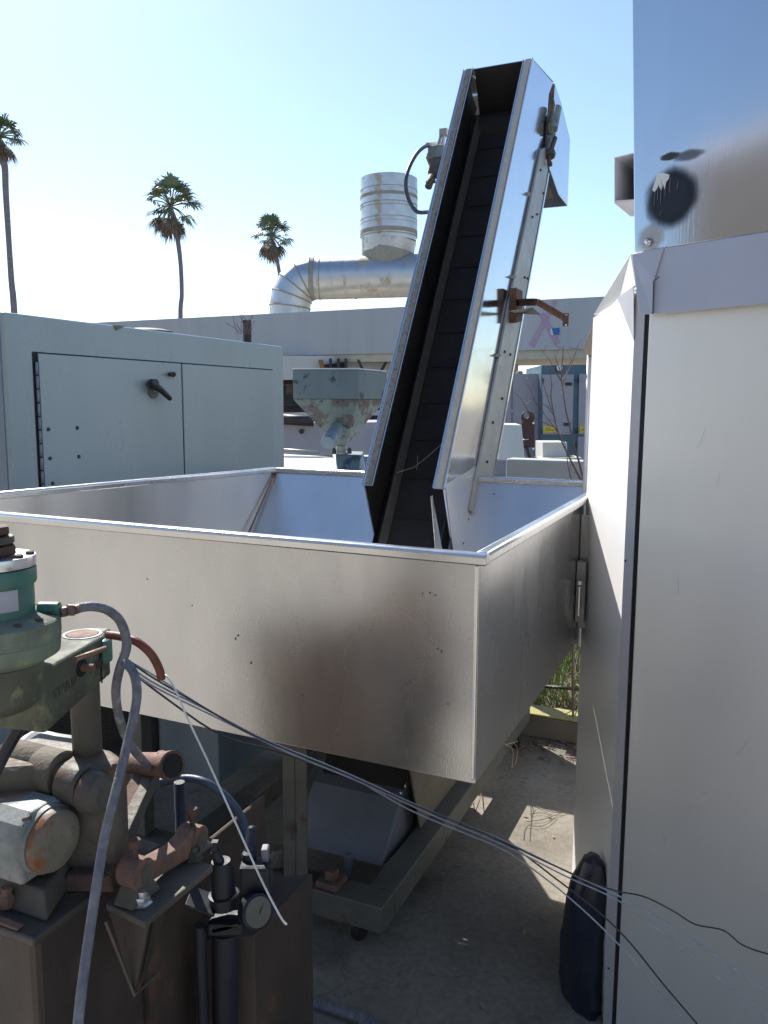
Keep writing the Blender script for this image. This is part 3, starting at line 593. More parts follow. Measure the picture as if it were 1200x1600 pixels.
mb = MB(); mb.tube([onV(271, 585, CV - .01), onV(271, 585, CV - .03)], .013, 10); mb.tube([onV(270, 585, CV - .03), onV(264, 585, CV - .03)], .008, 8); obj('latch_stud', mb, M['black'], dleft)
hq = onV(238, 604, CV - .009)
mb = MB(); mb.lathe([(.036, 0), (.036, .010), (.026, .014)], hq + V3((0, 0, -.02)), -VD, 22); hb = obj('handle_base', mb, M['greenold'], dleft)
mb = MB(); mb.tube([onV(234, 598, CV - .045), onV(250, 608, CV - .06), onV(266, 623, CV - .055)], [.021, .016, .012], 10); mb.lathe([(.024, 0), (.024, .03)], onV(236, 600, CV - .02), -VD, 14); obj('lever_handle', mb, M['black'], hb)
# things on the roof
mb = MB(); mb.tube([H(u1 - .22, CV + .12, zt_ - .01), H(u1 - .22, CV + .12, zt_ + .14)], .026, 16); mb.lathe([(.028, 0), (.028, .012)], H(u1 - .22, CV + .12, zt_ + .13), ZD, 16); obj('exhaust_stub', mb, M['black'], ct)
q = at(232, 520, y=4.3); mb = MB(); mb.lathe([(.13, 0), (.125, .03), (.08, .042), (.02, .045)], V3((q.x, q.y, zt_ - .012)), ZD, 30); obj('roof_vent_cap', mb, M['dark'], ct)
mb = MB()
for _ in range(14):
    a = at(380 + random.uniform(-12, 12), 536, y=4.1); a = V3((a.x, a.y, zt_ - .01)); d = V3((random.uniform(-.06, .06), random.uniform(-.05, .05), random.uniform(.03, .10)))
    mb.tube([a + d * .0, a + d * .6, a + d + V3((random.uniform(-.03, .03), 0, 0))], .0014, 4)
tag(obj('dried_weed', mb, M['twig']), 'small dried weed poking up behind the roof edge of the grey green enclosure', 'weed')
mb = MB(); mb.plate([onV(176, 508, CV - .003), onV(197, 509, CV - .003), onV(182, 517, CV - .003)], VD * .002); obj('flaked_paint', mb, M['greenold'], ct)

# ================================================================== BACKGROUND
# canopy with fascia
cn = thing('roof_canopy', (-2, 20, 0), 'long pale grey canopy fascia with cream underside crossing behind the conveyor', 'canopy')
f0 = V3((-2.44, 20.0, 0)) - V3((.914, -.405, 0)) * 6.5; f1 = f0 + V3((.914, -.405, 0)) * 17.5; bd = V3((.405, .914, 0))
mb = MB(); mb.prism([up(f0, 2.72), up(f1, 2.72), up(f1 + bd * .25, 2.72), up(f0 + bd * .25, 2.72)], [up(f0, 3.70), up(f1, 3.78), up(f1 + bd * .25, 3.78), up(f0 + bd * .25, 3.70)]); obj('fascia', mb, M['fascia'], cn)
mb = MB(); mb.prism([up(f0 + bd * .05, 2.54), up(f1 + bd * .05, 2.54), up(f1 + bd * 3, 2.54), up(f0 + bd * 3, 2.54)], [up(f0 + bd * .05, 2.718), up(f1 + bd * .05, 2.718), up(f1 + bd * 3, 2.718), up(f0 + bd * 3, 2.718)]); obj('soffit_beam', mb, M['cream'], cn)
for t_ in (1, 6, 11.5, 17.2):
    c = f0 + V3((.914, -.405, 0)) * t_ + bd * 2.6; mb = MB(); mb.box(V3((c.x, c.y, 1.27)), (.2, .2, 2.53)); obj('canopy_post', mb, M['wwall'], cn)
# paint marks and tape on fascia
FNRM = V3((-.405, -.914, 0))
def onF(px, py, d=.004): return at(px, py, n=FNRM, q=up(f0, 0) + FNRM * d)
for i, (a, c) in enumerate([((868, 470), (830, 541)), ((846, 490), (871, 537))]):
    A1 = onF(*a); C1 = onF(*c); mb = MB(); s_ = (C1 - A1).cross(FNRM).normalized() * .05
    mb.plate([A1 - s_, A1 + s_, C1 + s_ * 1.2, C1 - s_ * 1.2], FNRM * .004 * (i + 1)); obj('spray_mark', mb, M['pink'], cn)
mb = MB(); mb.plate([onF(862, 513, .02), onF(874, 512, .02), onF(874, 523, .02), onF(865, 523, .02)], FNRM * .003); obj('tape_piece', mb, M['tape'], cn)
mb = MB(); mb.plate([onF(860, 514, .015), onF(862, 513, .015), onF(865, 523, .015), onF(861, 523, .015)], FNRM * .003); obj('tape_piece', mb, M['white'], cn)

# exhaust duct on the roof
ed = thing('exhaust_duct', at(450, 490, y=23), 'big galvanised roof exhaust duct with an elbow and short upright stack', 'duct')
Y = 23
S_ = Y / FOC
def ductseg(name, pts, r, mtl, n=28): mb = MB(); mb.tube(pts, r, n); return obj(name, mb, mtl, ed)
rr0 = 31 * S_
gl = [at(453, 515, y=Y), at(453, 492, y=Y)]
elb = [at(453, 480, y=Y), at(456, 463, y=Y), at(463, 449, y=Y), at(474, 439, y=Y), at(488, 435.5, y=Y)]
elbo = []
rb = [.98, 1.0, 1.0, 1.0, .98]
allp = [gl[0]] + elb + [at(500, 435.5, y=Y)]
for i in range(len(allp) - 1):                       # mitred gores
    pts_ = allp[i:i + 2]
    def bis(k):
        a_ = allp[k] - allp[k - 1] if k else allp[1] - allp[0]; b__ = allp[k + 1] - allp[k] if k < len(allp) - 1 else a_
        return (a_.normalized() + b__.normalized()).normalized()
    vs = []; d0 = (allp[i + 1] - allp[i]).normalized(); yv_ = V3((0, 1, 0)); xv_ = d0.cross(yv_).normalized()
    for k in (i, i + 1):
        nb_ = bis(k)
        for q_ in range(28):
            an = 2 * pi * q_ / 28; o_ = (xv_ * cos(an) + yv_ * sin(an)) * rr0; vs.append(allp[k] + o_ - d0 * (o_.dot(nb_) / d0.dot(nb_)))
    mb = MB(); mb.add(vs, [(q_, (q_ + 1) % 28, 28 + (q_ + 1) % 28, 28 + q_) for q_ in range(28)], True); obj('elbow_gore', mb, M['galv'], ed)
    if i:
        mb = MB(); rg_ = vs[:28] + [vs[0]]; mb.tube(rg_, .022, 6); obj('seam_ring', mb, M['mastic'], ed)
xs = [498, 522, 541, 566, 680]
for i in range(len(xs) - 1):
    a = at(xs[i], 435.5 - (xs[i] - 498) * .03, y=Y - (xs[i] - 498) * .002); c = at(xs[i + 1], 435.5 - (xs[i + 1] - 498) * .03, y=Y - (xs[i + 1] - 498) * .002)
    ductseg('duct_section', [a, c], rr0 * (1 + .003 * (i % 2)), M['galv'])
for x, wd in [(489, 5), (485, 1.5), (500, 1.2), (522, .6), (541, .6), (556, 4), (563, 1), (549, 1), (648, 8)]:
    a = at(x - wd / 2, 435.5 - (x - 498) * .03, y=Y - .01); c = at(x + wd / 2, 435.5 - (x - 498) * .03, y=Y - .01)
    mb = MB(); mb.tube([a, c], rr0 * (1.03 if wd > 2 else 1.018), 28); obj('duct_band', mb, M['mastic'], ed)
sr = 42.5 * S_
sx = 607.5
lv = [(281, sr), (300, sr), (323, sr * 1.0), (346, sr * 1.0), (362, sr), (378, sr * .97)]
for i in range(len(lv) - 1):
    a = at(sx, lv[i][0], y=Y); c = at(sx, lv[i + 1][0], y=Y); mb = MB(); mb.tube([a, c], [lv[i][1] * (1 + .01 * (i % 2)), lv[i + 1][1] * (1 + .01 * (i % 2))], 32, caps=True); obj('stack_section', mb, M['galv'], ed)
for y_, wd in [(300, .8), (323, .8), (328, .5), (346, .8), (352, .5), (371, .8), (311, 5), (365, 6)]:
    a = at(sx, y_ - wd / 2, y=Y); c = at(sx, y_ + wd / 2, y=Y); mb = MB(); mb.tube([a, c], sr * 1.018, 32); obj('stack_band', mb, M['mastic'], ed)
mb = MB(); mb.tube([at(sx, 376, y=Y), at(sx - 2, 396, y=Y), at(sx - 3, 436, y=Y)], [sr * .985, sr * .93, sr * .70], 32); obj('tee_cone', mb, M['galv'], ed)
mb = MB(); mb.tube([at(sx, 392, y=Y), at(sx - 2, 404, y=Y), at(sx - 3, 444, y=Y)], [sr * .96, sr * .93, sr * .74], 32); obj('saddle_mastic', mb, M['mastic'], ed)

# palms
def palm(trunk, cx, cy, r, Y, lean, label, seed):
    random.seed(seed); base = at(trunk[-1][0], trunk[-1][1], y=Y); base = V3((base.x, base.y, 0)); t = thing('palm_tree', base, label, 'palm tree', 'fan palms against the sky')
    s = Y / FOC; pts = [at(x, y_, y=Y) for x, y_, _ in trunk] ; rad = [w_ * s * .8 for _, _, w_ in trunk]
    top = at(cx, cy, y=Y)
    path = [top] + pts + [V3((pts[-1].x, Y, 0))]; rad = [rad[0] * .8] + rad + [rad[-1] * 1.25]
    sp = spline(path, 5); rs = []
    for i in range(len(sp)): q_ = i / (len(sp) - 1) * (len(rad) - 1); k = min(int(q_), len(rad) - 2); rs.append(rad[k] + (rad[k + 1] - rad[k]) * (q_ - k))
    mb = MB(); mb.tube(sp, rs, 10); obj('trunk', mb, M['trunk'], t)
    R = r * s
    def frond(el, az, L, droop, mbb, blade):
        d = V3((cos(az) * cos(el), sin(az) * cos(el), sin(el)))
        stalk = top + d * L * .55 + V3((0, 0, -droop * .10 * L))
        mbb.tube([top, top + d * L * .3, stalk], .025 * R / 2.2 + .012, 4)
        side = d.cross(V3((0, 0, 1))).normalized() if abs(d.z) < .98 else V3((1, 0, 0)); nn = side.cross(d)
        for k in range(15):                                  # fan of narrow leaflets with hanging tips
            a = radians(-88 + 176 * k / 14) + random.uniform(-.07, .07)
            ll = blade * (1 - .25 * abs(a) / 1.6) * random.uniform(.8, 1.1)
            dir_ = (d * cos(a) + side * sin(a)).normalized(); wv = dir_.cross(nn).normalized() * blade * .055
            m1 = stalk + dir_ * ll * .55 + V3((0, 0, -.03 * ll)) + nn * random.uniform(-.05, .05) * ll
            tip = stalk + dir_ * ll * .92 + V3((0, 0, -ll * (.16 + droop * .22)))
            mbb.add([stalk - wv * .3, stalk + wv * .3, m1 + wv, m1 - wv], [(0, 1, 2, 3)]); mbb.add([m1 - wv, m1 + wv, tip], [(0, 1, 2)])
    mb = MB()
    for i in range(30):
        el = radians(random.choice([82, 65, 48, 32, 18, 5, -8])) + random.uniform(-.12, .12); az = i * 2.399 + random.uniform(-.3, .3)
        frond(el, az, R * random.uniform(.85, 1.05), .35 + (.5 - el * .3), mb, R * .46)
    obj('crown', mb, M['frond'], t)
    mb = MB()
    for i in range(18):
        el = radians(random.uniform(-72, -32)); az = i * 2.399
        frond(el, az, R * random.uniform(.6, .85), 1.0, mb, R * .42)
    obj('dead_skirt', mb, M['dead'], t)
palm([(7, 258, 6), (9, 300, 5.5), (14, 380, 5), (18, 440, 5.5), (22, 485, 6)], -3, 215, 46, 50, 0, 'tall fan palm cut by the left edge of the photo', 3)
palm([(276, 365, 4.6), (282, 410, 4), (284, 460, 4), (282, 500, 4.4)], 267, 322, 58, 60, 0, 'fan palm standing clear in the sky above the enclosure doors', 5)
palm([(432, 402, 3.6), (437, 430, 3.4), (440, 460, 3.4)], 424, 370, 44, 80, 0, 'smallest fan palm just left of the roof exhaust duct', 9)
random.seed(7)

# white building under the canopy, left of conveyor
bw = thing('plant_building', at(520, 600, y=19), 'white plant wall with brown pipes and openings under the canopy', 'building')
Y = 19.5
def pl(name, poly, Y, m_, parent, d=.1, bev=0): mb = MB(); mb.plate([at(x, y_, y=Y) for x, y_ in poly], V3((0, d, 0))); return obj(name, mb, m_, parent, bev)
pl('wall', [(380, 556), (640, 556), (640, 592), (380, 594)], Y, M['wwall'], bw, .3)
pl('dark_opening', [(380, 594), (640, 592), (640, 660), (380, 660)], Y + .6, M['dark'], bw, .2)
for x0, x1 in [(514, 518), (526, 531), (538, 542)]: pl('duct_leg', [(x0, 560), (x1, 560), (x1 + 1, 592), (x0 + 1, 592)], Y - .3, M['dark'], bw, .15)
pl('crossbar', [(504, 570), (540, 566), (540, 577), (504, 577)], Y - .1, M['dark'], bw, .1)
pl('lead_pipe', [(497, 562), (504, 562), (507, 576), (500, 576)], Y - .3, M['orange'], bw, .15)
for p in ([(557, 561), (562, 563), (570, 580), (565, 580)], [(603, 562), (607, 563), (597, 582), (592, 581)]): pl('pipe', p, Y - .3, M['dark'], bw, .1)
pl('ledge', [(440, 645), (640, 640), (640, 648), (440, 652)], Y - .5, M['wwall'], bw, .15)
for y_ in (597, 602, 608, 633): mb = MB(); mb.tube([at(440, y_, y=Y + .3), at(640, y_ - 2, y=Y + .3)], .04, 8); obj('pipe', mb, M['dark' if y_ != 602 else 'rust'], bw)
pl('bracket_block', [(447, 600), (456, 600), (456, 616), (447, 616)], Y - .2, M['rust'], bw, .2)
# pale trailer body
tr = thing('trailer_body', at(520, 690, y=11), 'pale grey trailer body with a round bung behind the green cone hopper', 'trailer')
mb = MB(); a = [at(380, 661, y=11), at(660, 659, y=11)]; mb.prism([up(a[0], .3), up(a[1], .3), up(a[1] + V3((0, 1.5, 0)), .3), up(a[0] + V3((0, 1.5, 0)), .3)], [a[0], a[1], a[1] + V3((0, 1.5, 0)), a[0] + V3((0, 1.5, 0))]); obj('body_shell', mb, M['lilac'], tr, .01)
mb = MB(); mb.lathe([(.033, 0), (.033, .02), (.02, .02), (.02, .01)], at(471.5, 674, y=10.99), (0, -1, 0), 18); obj('bung', mb, M['dark'], tr)
mb = MB(); mb.tube([at(440, 655, y=10.9), at(490, 658, y=10.9)], .07, 8); obj('rail', mb, M['dark'], tr)
# white tank with lit sloping top
tk = thing('process_tank', at(520, 725, y=6.5), 'white painted process tank lit by sun beneath the green cone hopper', 'tank')
a = [at(395, 707, y=7.3), at(640, 712, y=7.3)]; c = [at(395, 770, y=6.0), at(640, 770, y=6.0)]
mb = MB(); mb.prism([a[0], a[1], c[1], c[0]], [up(p, .2) for p in (a[0], a[1], c[1], c[0])]); obj('tank_shell', mb, M['white'], tk, .01)
mb = MB(); mb.tube([at(440, 702.5, y=7.2), at(500, 706.5, y=7.2)], .012, 8); mb.tube([at(440, 707, y=7.2), at(520, 711, y=7.2)], .014, 8); obj('tank_rail', mb, M['stripss'], tk)
mb = MB(); c0 = at(538, 722, y=6.45)
mb.prism([at(524, 710, y=6.7), at(566, 711, y=6.7), at(572, 770, y=6.4), at(528, 770, y=6.4)], [p + V3((0, .5, 0)) for p in (at(524, 710, y=6.7), at(566, 711, y=6.7), at(572, 770, y=6.4), at(528, 770, y=6.4))]); obj('outlet_box', mb, M['hopgreen'], tk, .01)
mb = MB(); mb.lathe([(.16, 0), (.16, .25)], at(566, 745, y=6.35), (1, .2, 0), 26); obj('outlet_pipe', mb, M['contend'], tk)
for x in (522, 546): mb = MB(); mb.lathe([(.018, 0), (.018, .03), (.01, .05)], at(x, 709, y=6.7), ZD, 10); obj('bolt', mb, M['dark'], tk)
# green cone hopper
gh = thing('cone_hopper', at(530, 708, y=6.6), 'peeling green square hopper with a cone bottom and side pipe', 'hopper')
Yg = 6.6; bdy = V3((.30, .55, 0)).normalized()
p1, p2 = at(457, 577.5, y=Yg), at(560, 577.5, y=Yg); p3 = at(604, 581, y=Yg + .42); p4 = p1 + (p3 - p2)
for p in (p3, p4): p.z = p1.z
q1, q2 = at(457, 623, y=Yg), at(560, 623, y=Yg); 
lo4 = [up(p, q1.z) for p in (p1, p2, p3, p4)]
mb = MB(); mb.prism(lo4, [p1, p2, p3, p4]); obj('bin', mb, M['hopgreen'], gh, .006)
mb = MB(); b4 = [at(526, 697, y=Yg + .12), at(540, 697, y=Yg + .12)]; b4 += [b4[1] + V3((.0, .08, 0)), b4[0] + V3((0, .08, 0))]
mb.prism(b4, [p - V3((0, 0, .002)) for p in lo4]); obj('cone', mb, M['hopcone'], gh, .004)
mb = MB(); mb.prism([p + V3((0, 0, .002)) for p in (p1, p2, p3, p4)], [p + V3((0, 0, .012)) for p in (p1 - V3((.005, .005, 0)), p2, p3, p4)]); obj('lid_edge', mb, M['white'], gh)
mb = MB(); mb.tube([at(527, 668, y=Yg + .05), at(512, 691, y=Yg - .18)], .052, 22); obj('side_pipe', mb, M['hopgreen'], gh)
mb = MB(); mb.tube([at(518, 681, y=Yg - .09), at(511.5, 692, y=Yg - .19)], .055, 22); obj('pipe_cap', mb, M['contend'], gh)
mb = MB(); mb.tube([at(533, 697, y=Yg + .15), at(533, 712, y=Yg + .15)], .045, 16); mb.lathe([(.06, 0), (.06, .012)], at(533, 709, y=Yg + .15), ZD, 16); obj('outlet_neck', mb, M['stripss'], gh)

# right of conveyor: blue topped electrical cabinets
Y = 14
ec = thing('electrical_cabinet', at(885, 700, y=Y), 'blue topped electrical cabinet with grey doors and yellow warning labels', 'cabinet')
pl('cabinet_body', [(846, 571), (960, 569), (960, 740), (846, 740)], Y, M['blue'], ec, 1.5)
pl('door', [(848, 585), (896.5, 585), (894.5, 679), (848, 679)], Y - .04, M['lilac'], ec, .03, .004)
pl('door', [(905, 584), (960, 584), (960, 679), (903.5, 679)], Y - .04, M['lilac'], ec, .03, .004)
pl('door', [(903, 682), (960, 682), (960, 730), (902, 730)], Y - .04, M['lilac'], ec, .03, .004)
for x, y_ in [(889, 600), (886.5, 663)]: pl('door_latch', [(x - 5, y_ - 2.3), (x + 5, y_ - 2.3), (x + 5, y_ + 2.3), (x - 5, y_ + 2.3)], Y - .07, M['black'], ec, .03)
for x, y_ in [(848.5, 595), (904, 594), (846.5, 676), (901, 674), (900, 696)]: pl('hinge', [(x - 1, y_ - 4), (x + 1, y_ - 4), (x + 1, y_ + 4), (x - 1, y_ + 4)], Y - .07, M['black'], ec, .03)
for x0, x1 in [(849, 868), (906, 930)]:
    lb = pl('warning_label', [(x0, 666), (x1, 666), (x1, 676), (x0, 676)], Y - .06, M['yellow'], ec, .01)
    for y_, a, c in ((669, 4, 12), (672, 2, 17)): pl('label_line', [(x0 + a, y_ - .5), (x0 + c, y_ - .5), (x0 + c, y_ + .5), (x0 + a, y_ + .5)], Y - .066, M['ink'], lb, .004)
mb = MB(); mb.lathe([(.05, 0), (.05, .03), (.03, .04)], at(874, 575, y=Y - .01), (0, -1, 0), 18); obj('round_lamp_eye', mb, M['white'], ec)
mb = MB(); mb.lathe([(.058, 0), (.058, .015)], at(873.2, 575.5, y=Y - .005), (0, -1, 0), 18); obj('eye_collar', mb, M['black'], ec)
ec2 = thing('panel_enclosure', at(810, 700, y=14.3), 'plain grey riveted panel enclosure left of the blue topped cabinet', 'enclosure')
pl('enclosure_body', [(700, 584), (845.5, 584), (845.5, 740), (700, 740)], 14.3, M['lilac'], ec2, 1.2)
for x in (786, 800): pl('panel_seam', [(x, 588), (x + .6, 588), (x + .4, 700), (x - .2, 700)], 14.28, M['dark'], ec2, .01)
for x, y_ in [(800, 591), (823, 591), (843, 591), (800, 642), (843, 641), (791, 604), (789, 643)]:
    mb = MB(); mb.lathe([(.014, 0), (.01, .01)], at(x, y_, y=14.28), (0, -1, 0), 8); obj('rivet', mb, M['white'], ec2)
mb = MB(); mb.lathe([(.06, 0), (.05, .04), (.01, .06)], at(812, 584, y=14.5), ZD, 14); obj('roof_knob', mb, M['mastic'], ec2)
# beige box under door with orange sill
bxx = thing('beige_box', at(868, 716, y=12.5), 'small beige box on a tan board in front of the blue cabinet', 'box')
pl('box_shell', [(848, 691), (886, 691), (886, 716), (848, 717)], 12.5, M['wwall'], bxx, .6, .005)
pl('board', [(845, 717), (909, 715), (909, 717), (846, 719)], 12.2, M['cream'], bxx, .5)
# maroon lifting plate
ml = thing('lifting_plate', at(825, 715, y=9), 'maroon steel lifting plate with a round hole standing on the pale box', 'plate')
import bmesh
outer = [(814.5, 648), (819, 643.5), (830, 643), (835, 648), (835, 699), (817, 700), (816, 672)]
Yl = 9.0
cx_, cy_, rr3 = 822.5, 649, 4.6
mb = MB(); hole = [(cx_ + rr3 * cos(2 * pi * k / 16), cy_ + rr3 * 1.1 * sin(2 * pi * k / 16)) for k in range(16)]
# ring of quads between hole and outline sampled by angle, lower part as a plate
def hit(a):
    best = None; dx, dy = cos(a), sin(a)
    poly = [(814.5, 648), (819, 643.5), (830, 643), (835, 648), (835, 660), (815, 660)]
    for i in range(len(poly)):
        x1, y1 = poly[i]; x2, y2 = poly[(i + 1) % len(poly)]; ex, ey = x2 - x1, y2 - y1; den = dx * ey - dy * ex
        if abs(den) < 1e-9: continue
        t = ((x1 - cx_) * ey - (y1 - cy_) * ex) / den; s_ = ((x1 - cx_) * dy - (y1 - cy_) * dx) / den
        if t > 0 and -1e-6 <= s_ <= 1 + 1e-6 and (best is None or t < best): best = t
    return cx_ + dx * best, cy_ + dy * best
for k in range(16):
    a1, a2 = 2 * pi * k / 16, 2 * pi * (k + 1) / 16; h1, h2 = hole[k], hole[(k + 1) % 16]; o1, o2 = hit(a1), hit(a2)
    mb.plate([at(*h1, y=Yl), at(*o1, y=Yl), at(*o2, y=Yl), at(*h2, y=Yl)], V3((0, .03, 0)))
mb.plate([at(815, 660, y=Yl), at(835, 660, y=Yl), at(835, 699, y=Yl), at(817, 700, y=Yl)], V3((0, .03, 0)))
obj('plate_body', mb, M['maroon'], ml)
mb = MB(); mb.tube([at(822, 698, y=Yl), at(829, 718, y=Yl)], .02, 8); obj('strut', mb, M['dark'], ml)
mb = MB()
for x, y_ in ((833, 661), (833, 701)): mb.lathe([(.012, 0), (.012, .02)], at(x, y_, y=Yl), (0, -1, 0), 8)
mb.tube([at(817, 687, y=Yl - .02), at(826, 686.5, y=Yl - .02)], .006, 6); obj('bolt', mb, M['chrome'], ml)
# white box
mb = MB(); q4 = [at(776, 663, y=7.6), at(815, 664, y=7.6), at(820, 719, y=7.6), at(765, 719, y=7.6)]; mb.plate(q4, V3((.05, .6, 0)))
tag(obj('white_bin', mb, M['white'], bev=.008), 'plain white slope sided bin beside the maroon lifting plate', 'bin')
# raised pale tank behind hopper (casts the shade on the ground)
gt = thing('equipment_skid', H(2.5, .3, 0), 'low pale grey sheet metal skid on legs just behind the hopper', 'skid')
zz = onU(840, 718, 2.42).z
mb = MB(); mb.gbox(2.42, 2.52, -1.6, .62, .47, zz); obj('skid_panel', mb, mat('pale_skid_paint', (.46, .49, .49), (.42, .45, .46), 0, .5), gt, .012)
mb = MB(); mb.gbox(2.33, 2.41, .66, 2.15, .25, 1.225); obj('sun_blocker_box', mb, M['contend'], gt, .01)  # mostly hidden box, added to block sun beyond the lit ground patch
for u_, v_ in [(2.47, -1.5), (2.47, .55)]: mb = MB(); mb.gbox(u_ - .03, u_ + .03, v_ - .03, v_ + .03, .06, .469); obj('leg', mb, M['lilac'], gt)

# bare shrub
sh = thing('bare_shrub', H(2.45, -.1, .06), 'leafless twiggy shrub rising between the hopper and the steel cabinet', 'shrub')
Ys = H(2.45, -.1).y
main = [[(912, 752), (905, 722), (898, 700), (890, 665), (884, 640), (879, 605), (877, 590), (879, 560), (881, 540)],
        [(909, 752), (900, 735), (885, 705), (872, 675), (866, 650), (861, 620), (862, 600), (858, 575)],
        [(893, 752), (888, 730), (885, 705), (882, 690)],
        [(877, 590), (890, 570), (900, 548), (908, 530)], [(878, 597), (870, 585), (860, 565), (845, 545)], [(879, 600), (888, 580), (897, 560), (902, 540)],
        [(870, 670), (850, 660), (830, 648), (815, 625), (802, 612)], [(872, 676), (860, 660), (845, 640), (832, 620), (828, 605)],
        [(866, 650), (855, 635), (842, 628)], [(878, 588), (872, 570), (866, 555)], [(882, 690), (872, 680), (862, 672)], [(862, 640), (852, 610), (848, 595)]]
mb = MB()
for i, br in enumerate(main):
    path = spline([at(x, y_, y=Ys + .06 * sin(i * 1.7 + k * .3)) for k, (x, y_) in enumerate(br)], 3)
    r0 = .0055 if i < 2 else .0028; mb.tube(path, [r0 * (1 - .75 * k / len(path)) for k in range(len(path))], 5)
    for k in range(2, len(path), 3):
        d = V3((random.uniform(-.035, .035), random.uniform(-.03, .03), random.uniform(.0, .045))); mb.tube([path[k], path[k] + d * .6, path[k] + d], .0011, 4)
    if i < 3:
        lowp = path[0]; mb.tube([lowp, lowp + V3((.02, -.02, -.6)), V3((lowp.x + .05, lowp.y, .06))], .006, 5)
obj('branches', mb, M['twig'], sh)

# weeds behind the kerb
mb = MB()
for i in range(1500):
    u_ = 2.42 + random.random() ** 1.3 * 1.6; v_ = random.uniform(-.35, .75); b_ = H(u_, v_, .055); hgt = random.uniform(.06, .24); lean = V3((random.gauss(0, .35), random.gauss(0, .35), 0)) * hgt
    a = random.uniform(0, pi); w_ = V3((cos(a), sin(a), 0)) * random.uniform(.0025, .006)
    mb.add([b_ - w_, b_ + w_, b_ + lean * .4 + ZD * hgt * .6 + w_ * .7, b_ + lean * .4 + ZD * hgt * .6 - w_ * .7], [(0, 1, 2, 3)])
    k = len(mb.v); mb.add([mb.v[k - 1], mb.v[k - 2], b_ + lean + ZD * hgt], [(0, 1, 2)])
tag(obj('weeds', mb, M['grass']), 'fresh green grass weeds growing behind the yellow kerb', 'grass', kind='stuff')
mb = MB()
for i in range(420):
    b_ = H(random.uniform(2.38, 2.95), random.uniform(-.4, .8), random.uniform(.05, .12)); a = random.uniform(0, 2 * pi); l = random.uniform(.05, .2)
    d = V3((cos(a) * l, sin(a) * l, random.uniform(-.02, .07))); mb.tube([b_, b_ + d * .5 + V3((0, 0, .012)), b_ + d], random.uniform(.0012, .003), 4)
tag(obj('dry_brush', mb, M['straw']), 'tangled dry brown twigs and straw lying behind the yellow kerb', 'brush', kind='stuff')
# a dark rod in the weeds, debris on the ground, roots on the beam
mb = MB(); mb.tube([at(842, 1072, y=4.0), at(906, 1077, y=3.9)], .009, 8); tag(obj('thin_dark_pipe', mb, M['wired']), 'thin dark pipe lying across the weeds behind the kerb', 'pipe')
mb = MB()
for i in range(160):
    b_ = H(random.uniform(2.02, 2.24), random.uniform(-.35, .6), .006); a = random.uniform(0, 2 * pi); l = random.uniform(.01, .07); d = V3((cos(a) * l, sin(a) * l, random.uniform(0, .01)))
    mb.tube([b_, b_ + d], random.uniform(.001, .004), 4)
tag(obj('leaf_litter', mb, M['twig']), 'dark twig litter swept against the foot of the kerb', 'litter', kind='stuff')
def beamtop(px, py): return onV(px, py, .405)
mb = MB()
for pth in ([(782, 1155), (790, 1165), (798, 1170), (797, 1185), (794, 1200)], [(770, 1170), (765, 1178), (758, 1183)], [(790, 1165), (800, 1160), (806, 1172), (801, 1195)], [(775, 1160), (790, 1163), (806, 1158)], [(762, 1165), (778, 1161), (784, 1154)]):
    mb.tube(spline([beamtop(*p) + V3((.004 * i, 0, 0)) for i, p in enumerate(pth)], 3), .0018, 4)
tag(obj('dry_root', mb, M['twigl']), 'pale dry root hanging over the side beam of the hopper frame', 'twig')
mb = MB()
for pth in ([(893, 1265), (872, 1272), (850, 1280), (822, 1284)], [(880, 1270), (858, 1268), (838, 1258)], [(862, 1275), (845, 1270), (828, 1272)], [(870, 1275), (850, 1290), (825, 1290)]):
    mb.tube(spline([at(*p, z=.008) for p in pth], 4), .0014, 4)
tag(obj('fallen_twig', mb, M['twig']), 'thin forked twig lying on the sunlit patch of concrete', 'twig')
mb = MB(); mb.tube([at(733, 1262, z=.01), at(740, 1255, z=.06), at(742, 1270, z=.01), at(748, 1255, z=.04), at(752, 1240, z=.01)], .002, 4)
tag(obj('fallen_twig', mb, M['twig']), 'curled thin twig on the small sunlit patch beside the frame beam', 'twig')

mb = MB(); random.seed(11)
for i in range(420):
    q = at(random.uniform(560, 900), random.uniform(1180, 1590), z=.003)
    if random.random() < .5: q = H(random.uniform(1.3, 2.2), random.uniform(-.1, .4), .003)
    r_ = random.uniform(.001, .0035); vs = [q + V3((random.uniform(-r_, r_), random.uniform(-r_, r_), random.uniform(0, r_))) for _ in range(4)]
    mb.add(vs, [(0, 1, 2), (0, 2, 3), (0, 1, 3), (1, 2, 3)])
for i in range(60):
    q = at(random.uniform(560, 895), random.uniform(1170, 1590), z=.003); a = random.uniform(0, 6.28); l = random.uniform(.006, .02); d = V3((cos(a), sin(a), 0)) * l; w_ = V3((-sin(a), cos(a), 0)) * l * .35
    mb.add([q - d, q - w_ + ZD * .002, q + d + ZD * .003, q + w_ + ZD * .004], [(0, 1, 2), (0, 2, 3)])
tag(obj('ground_grit', mb, M['straw']), 'scattered grit and bits of dead leaf on the concrete', 'debris', kind='stuff')
random.seed(7)
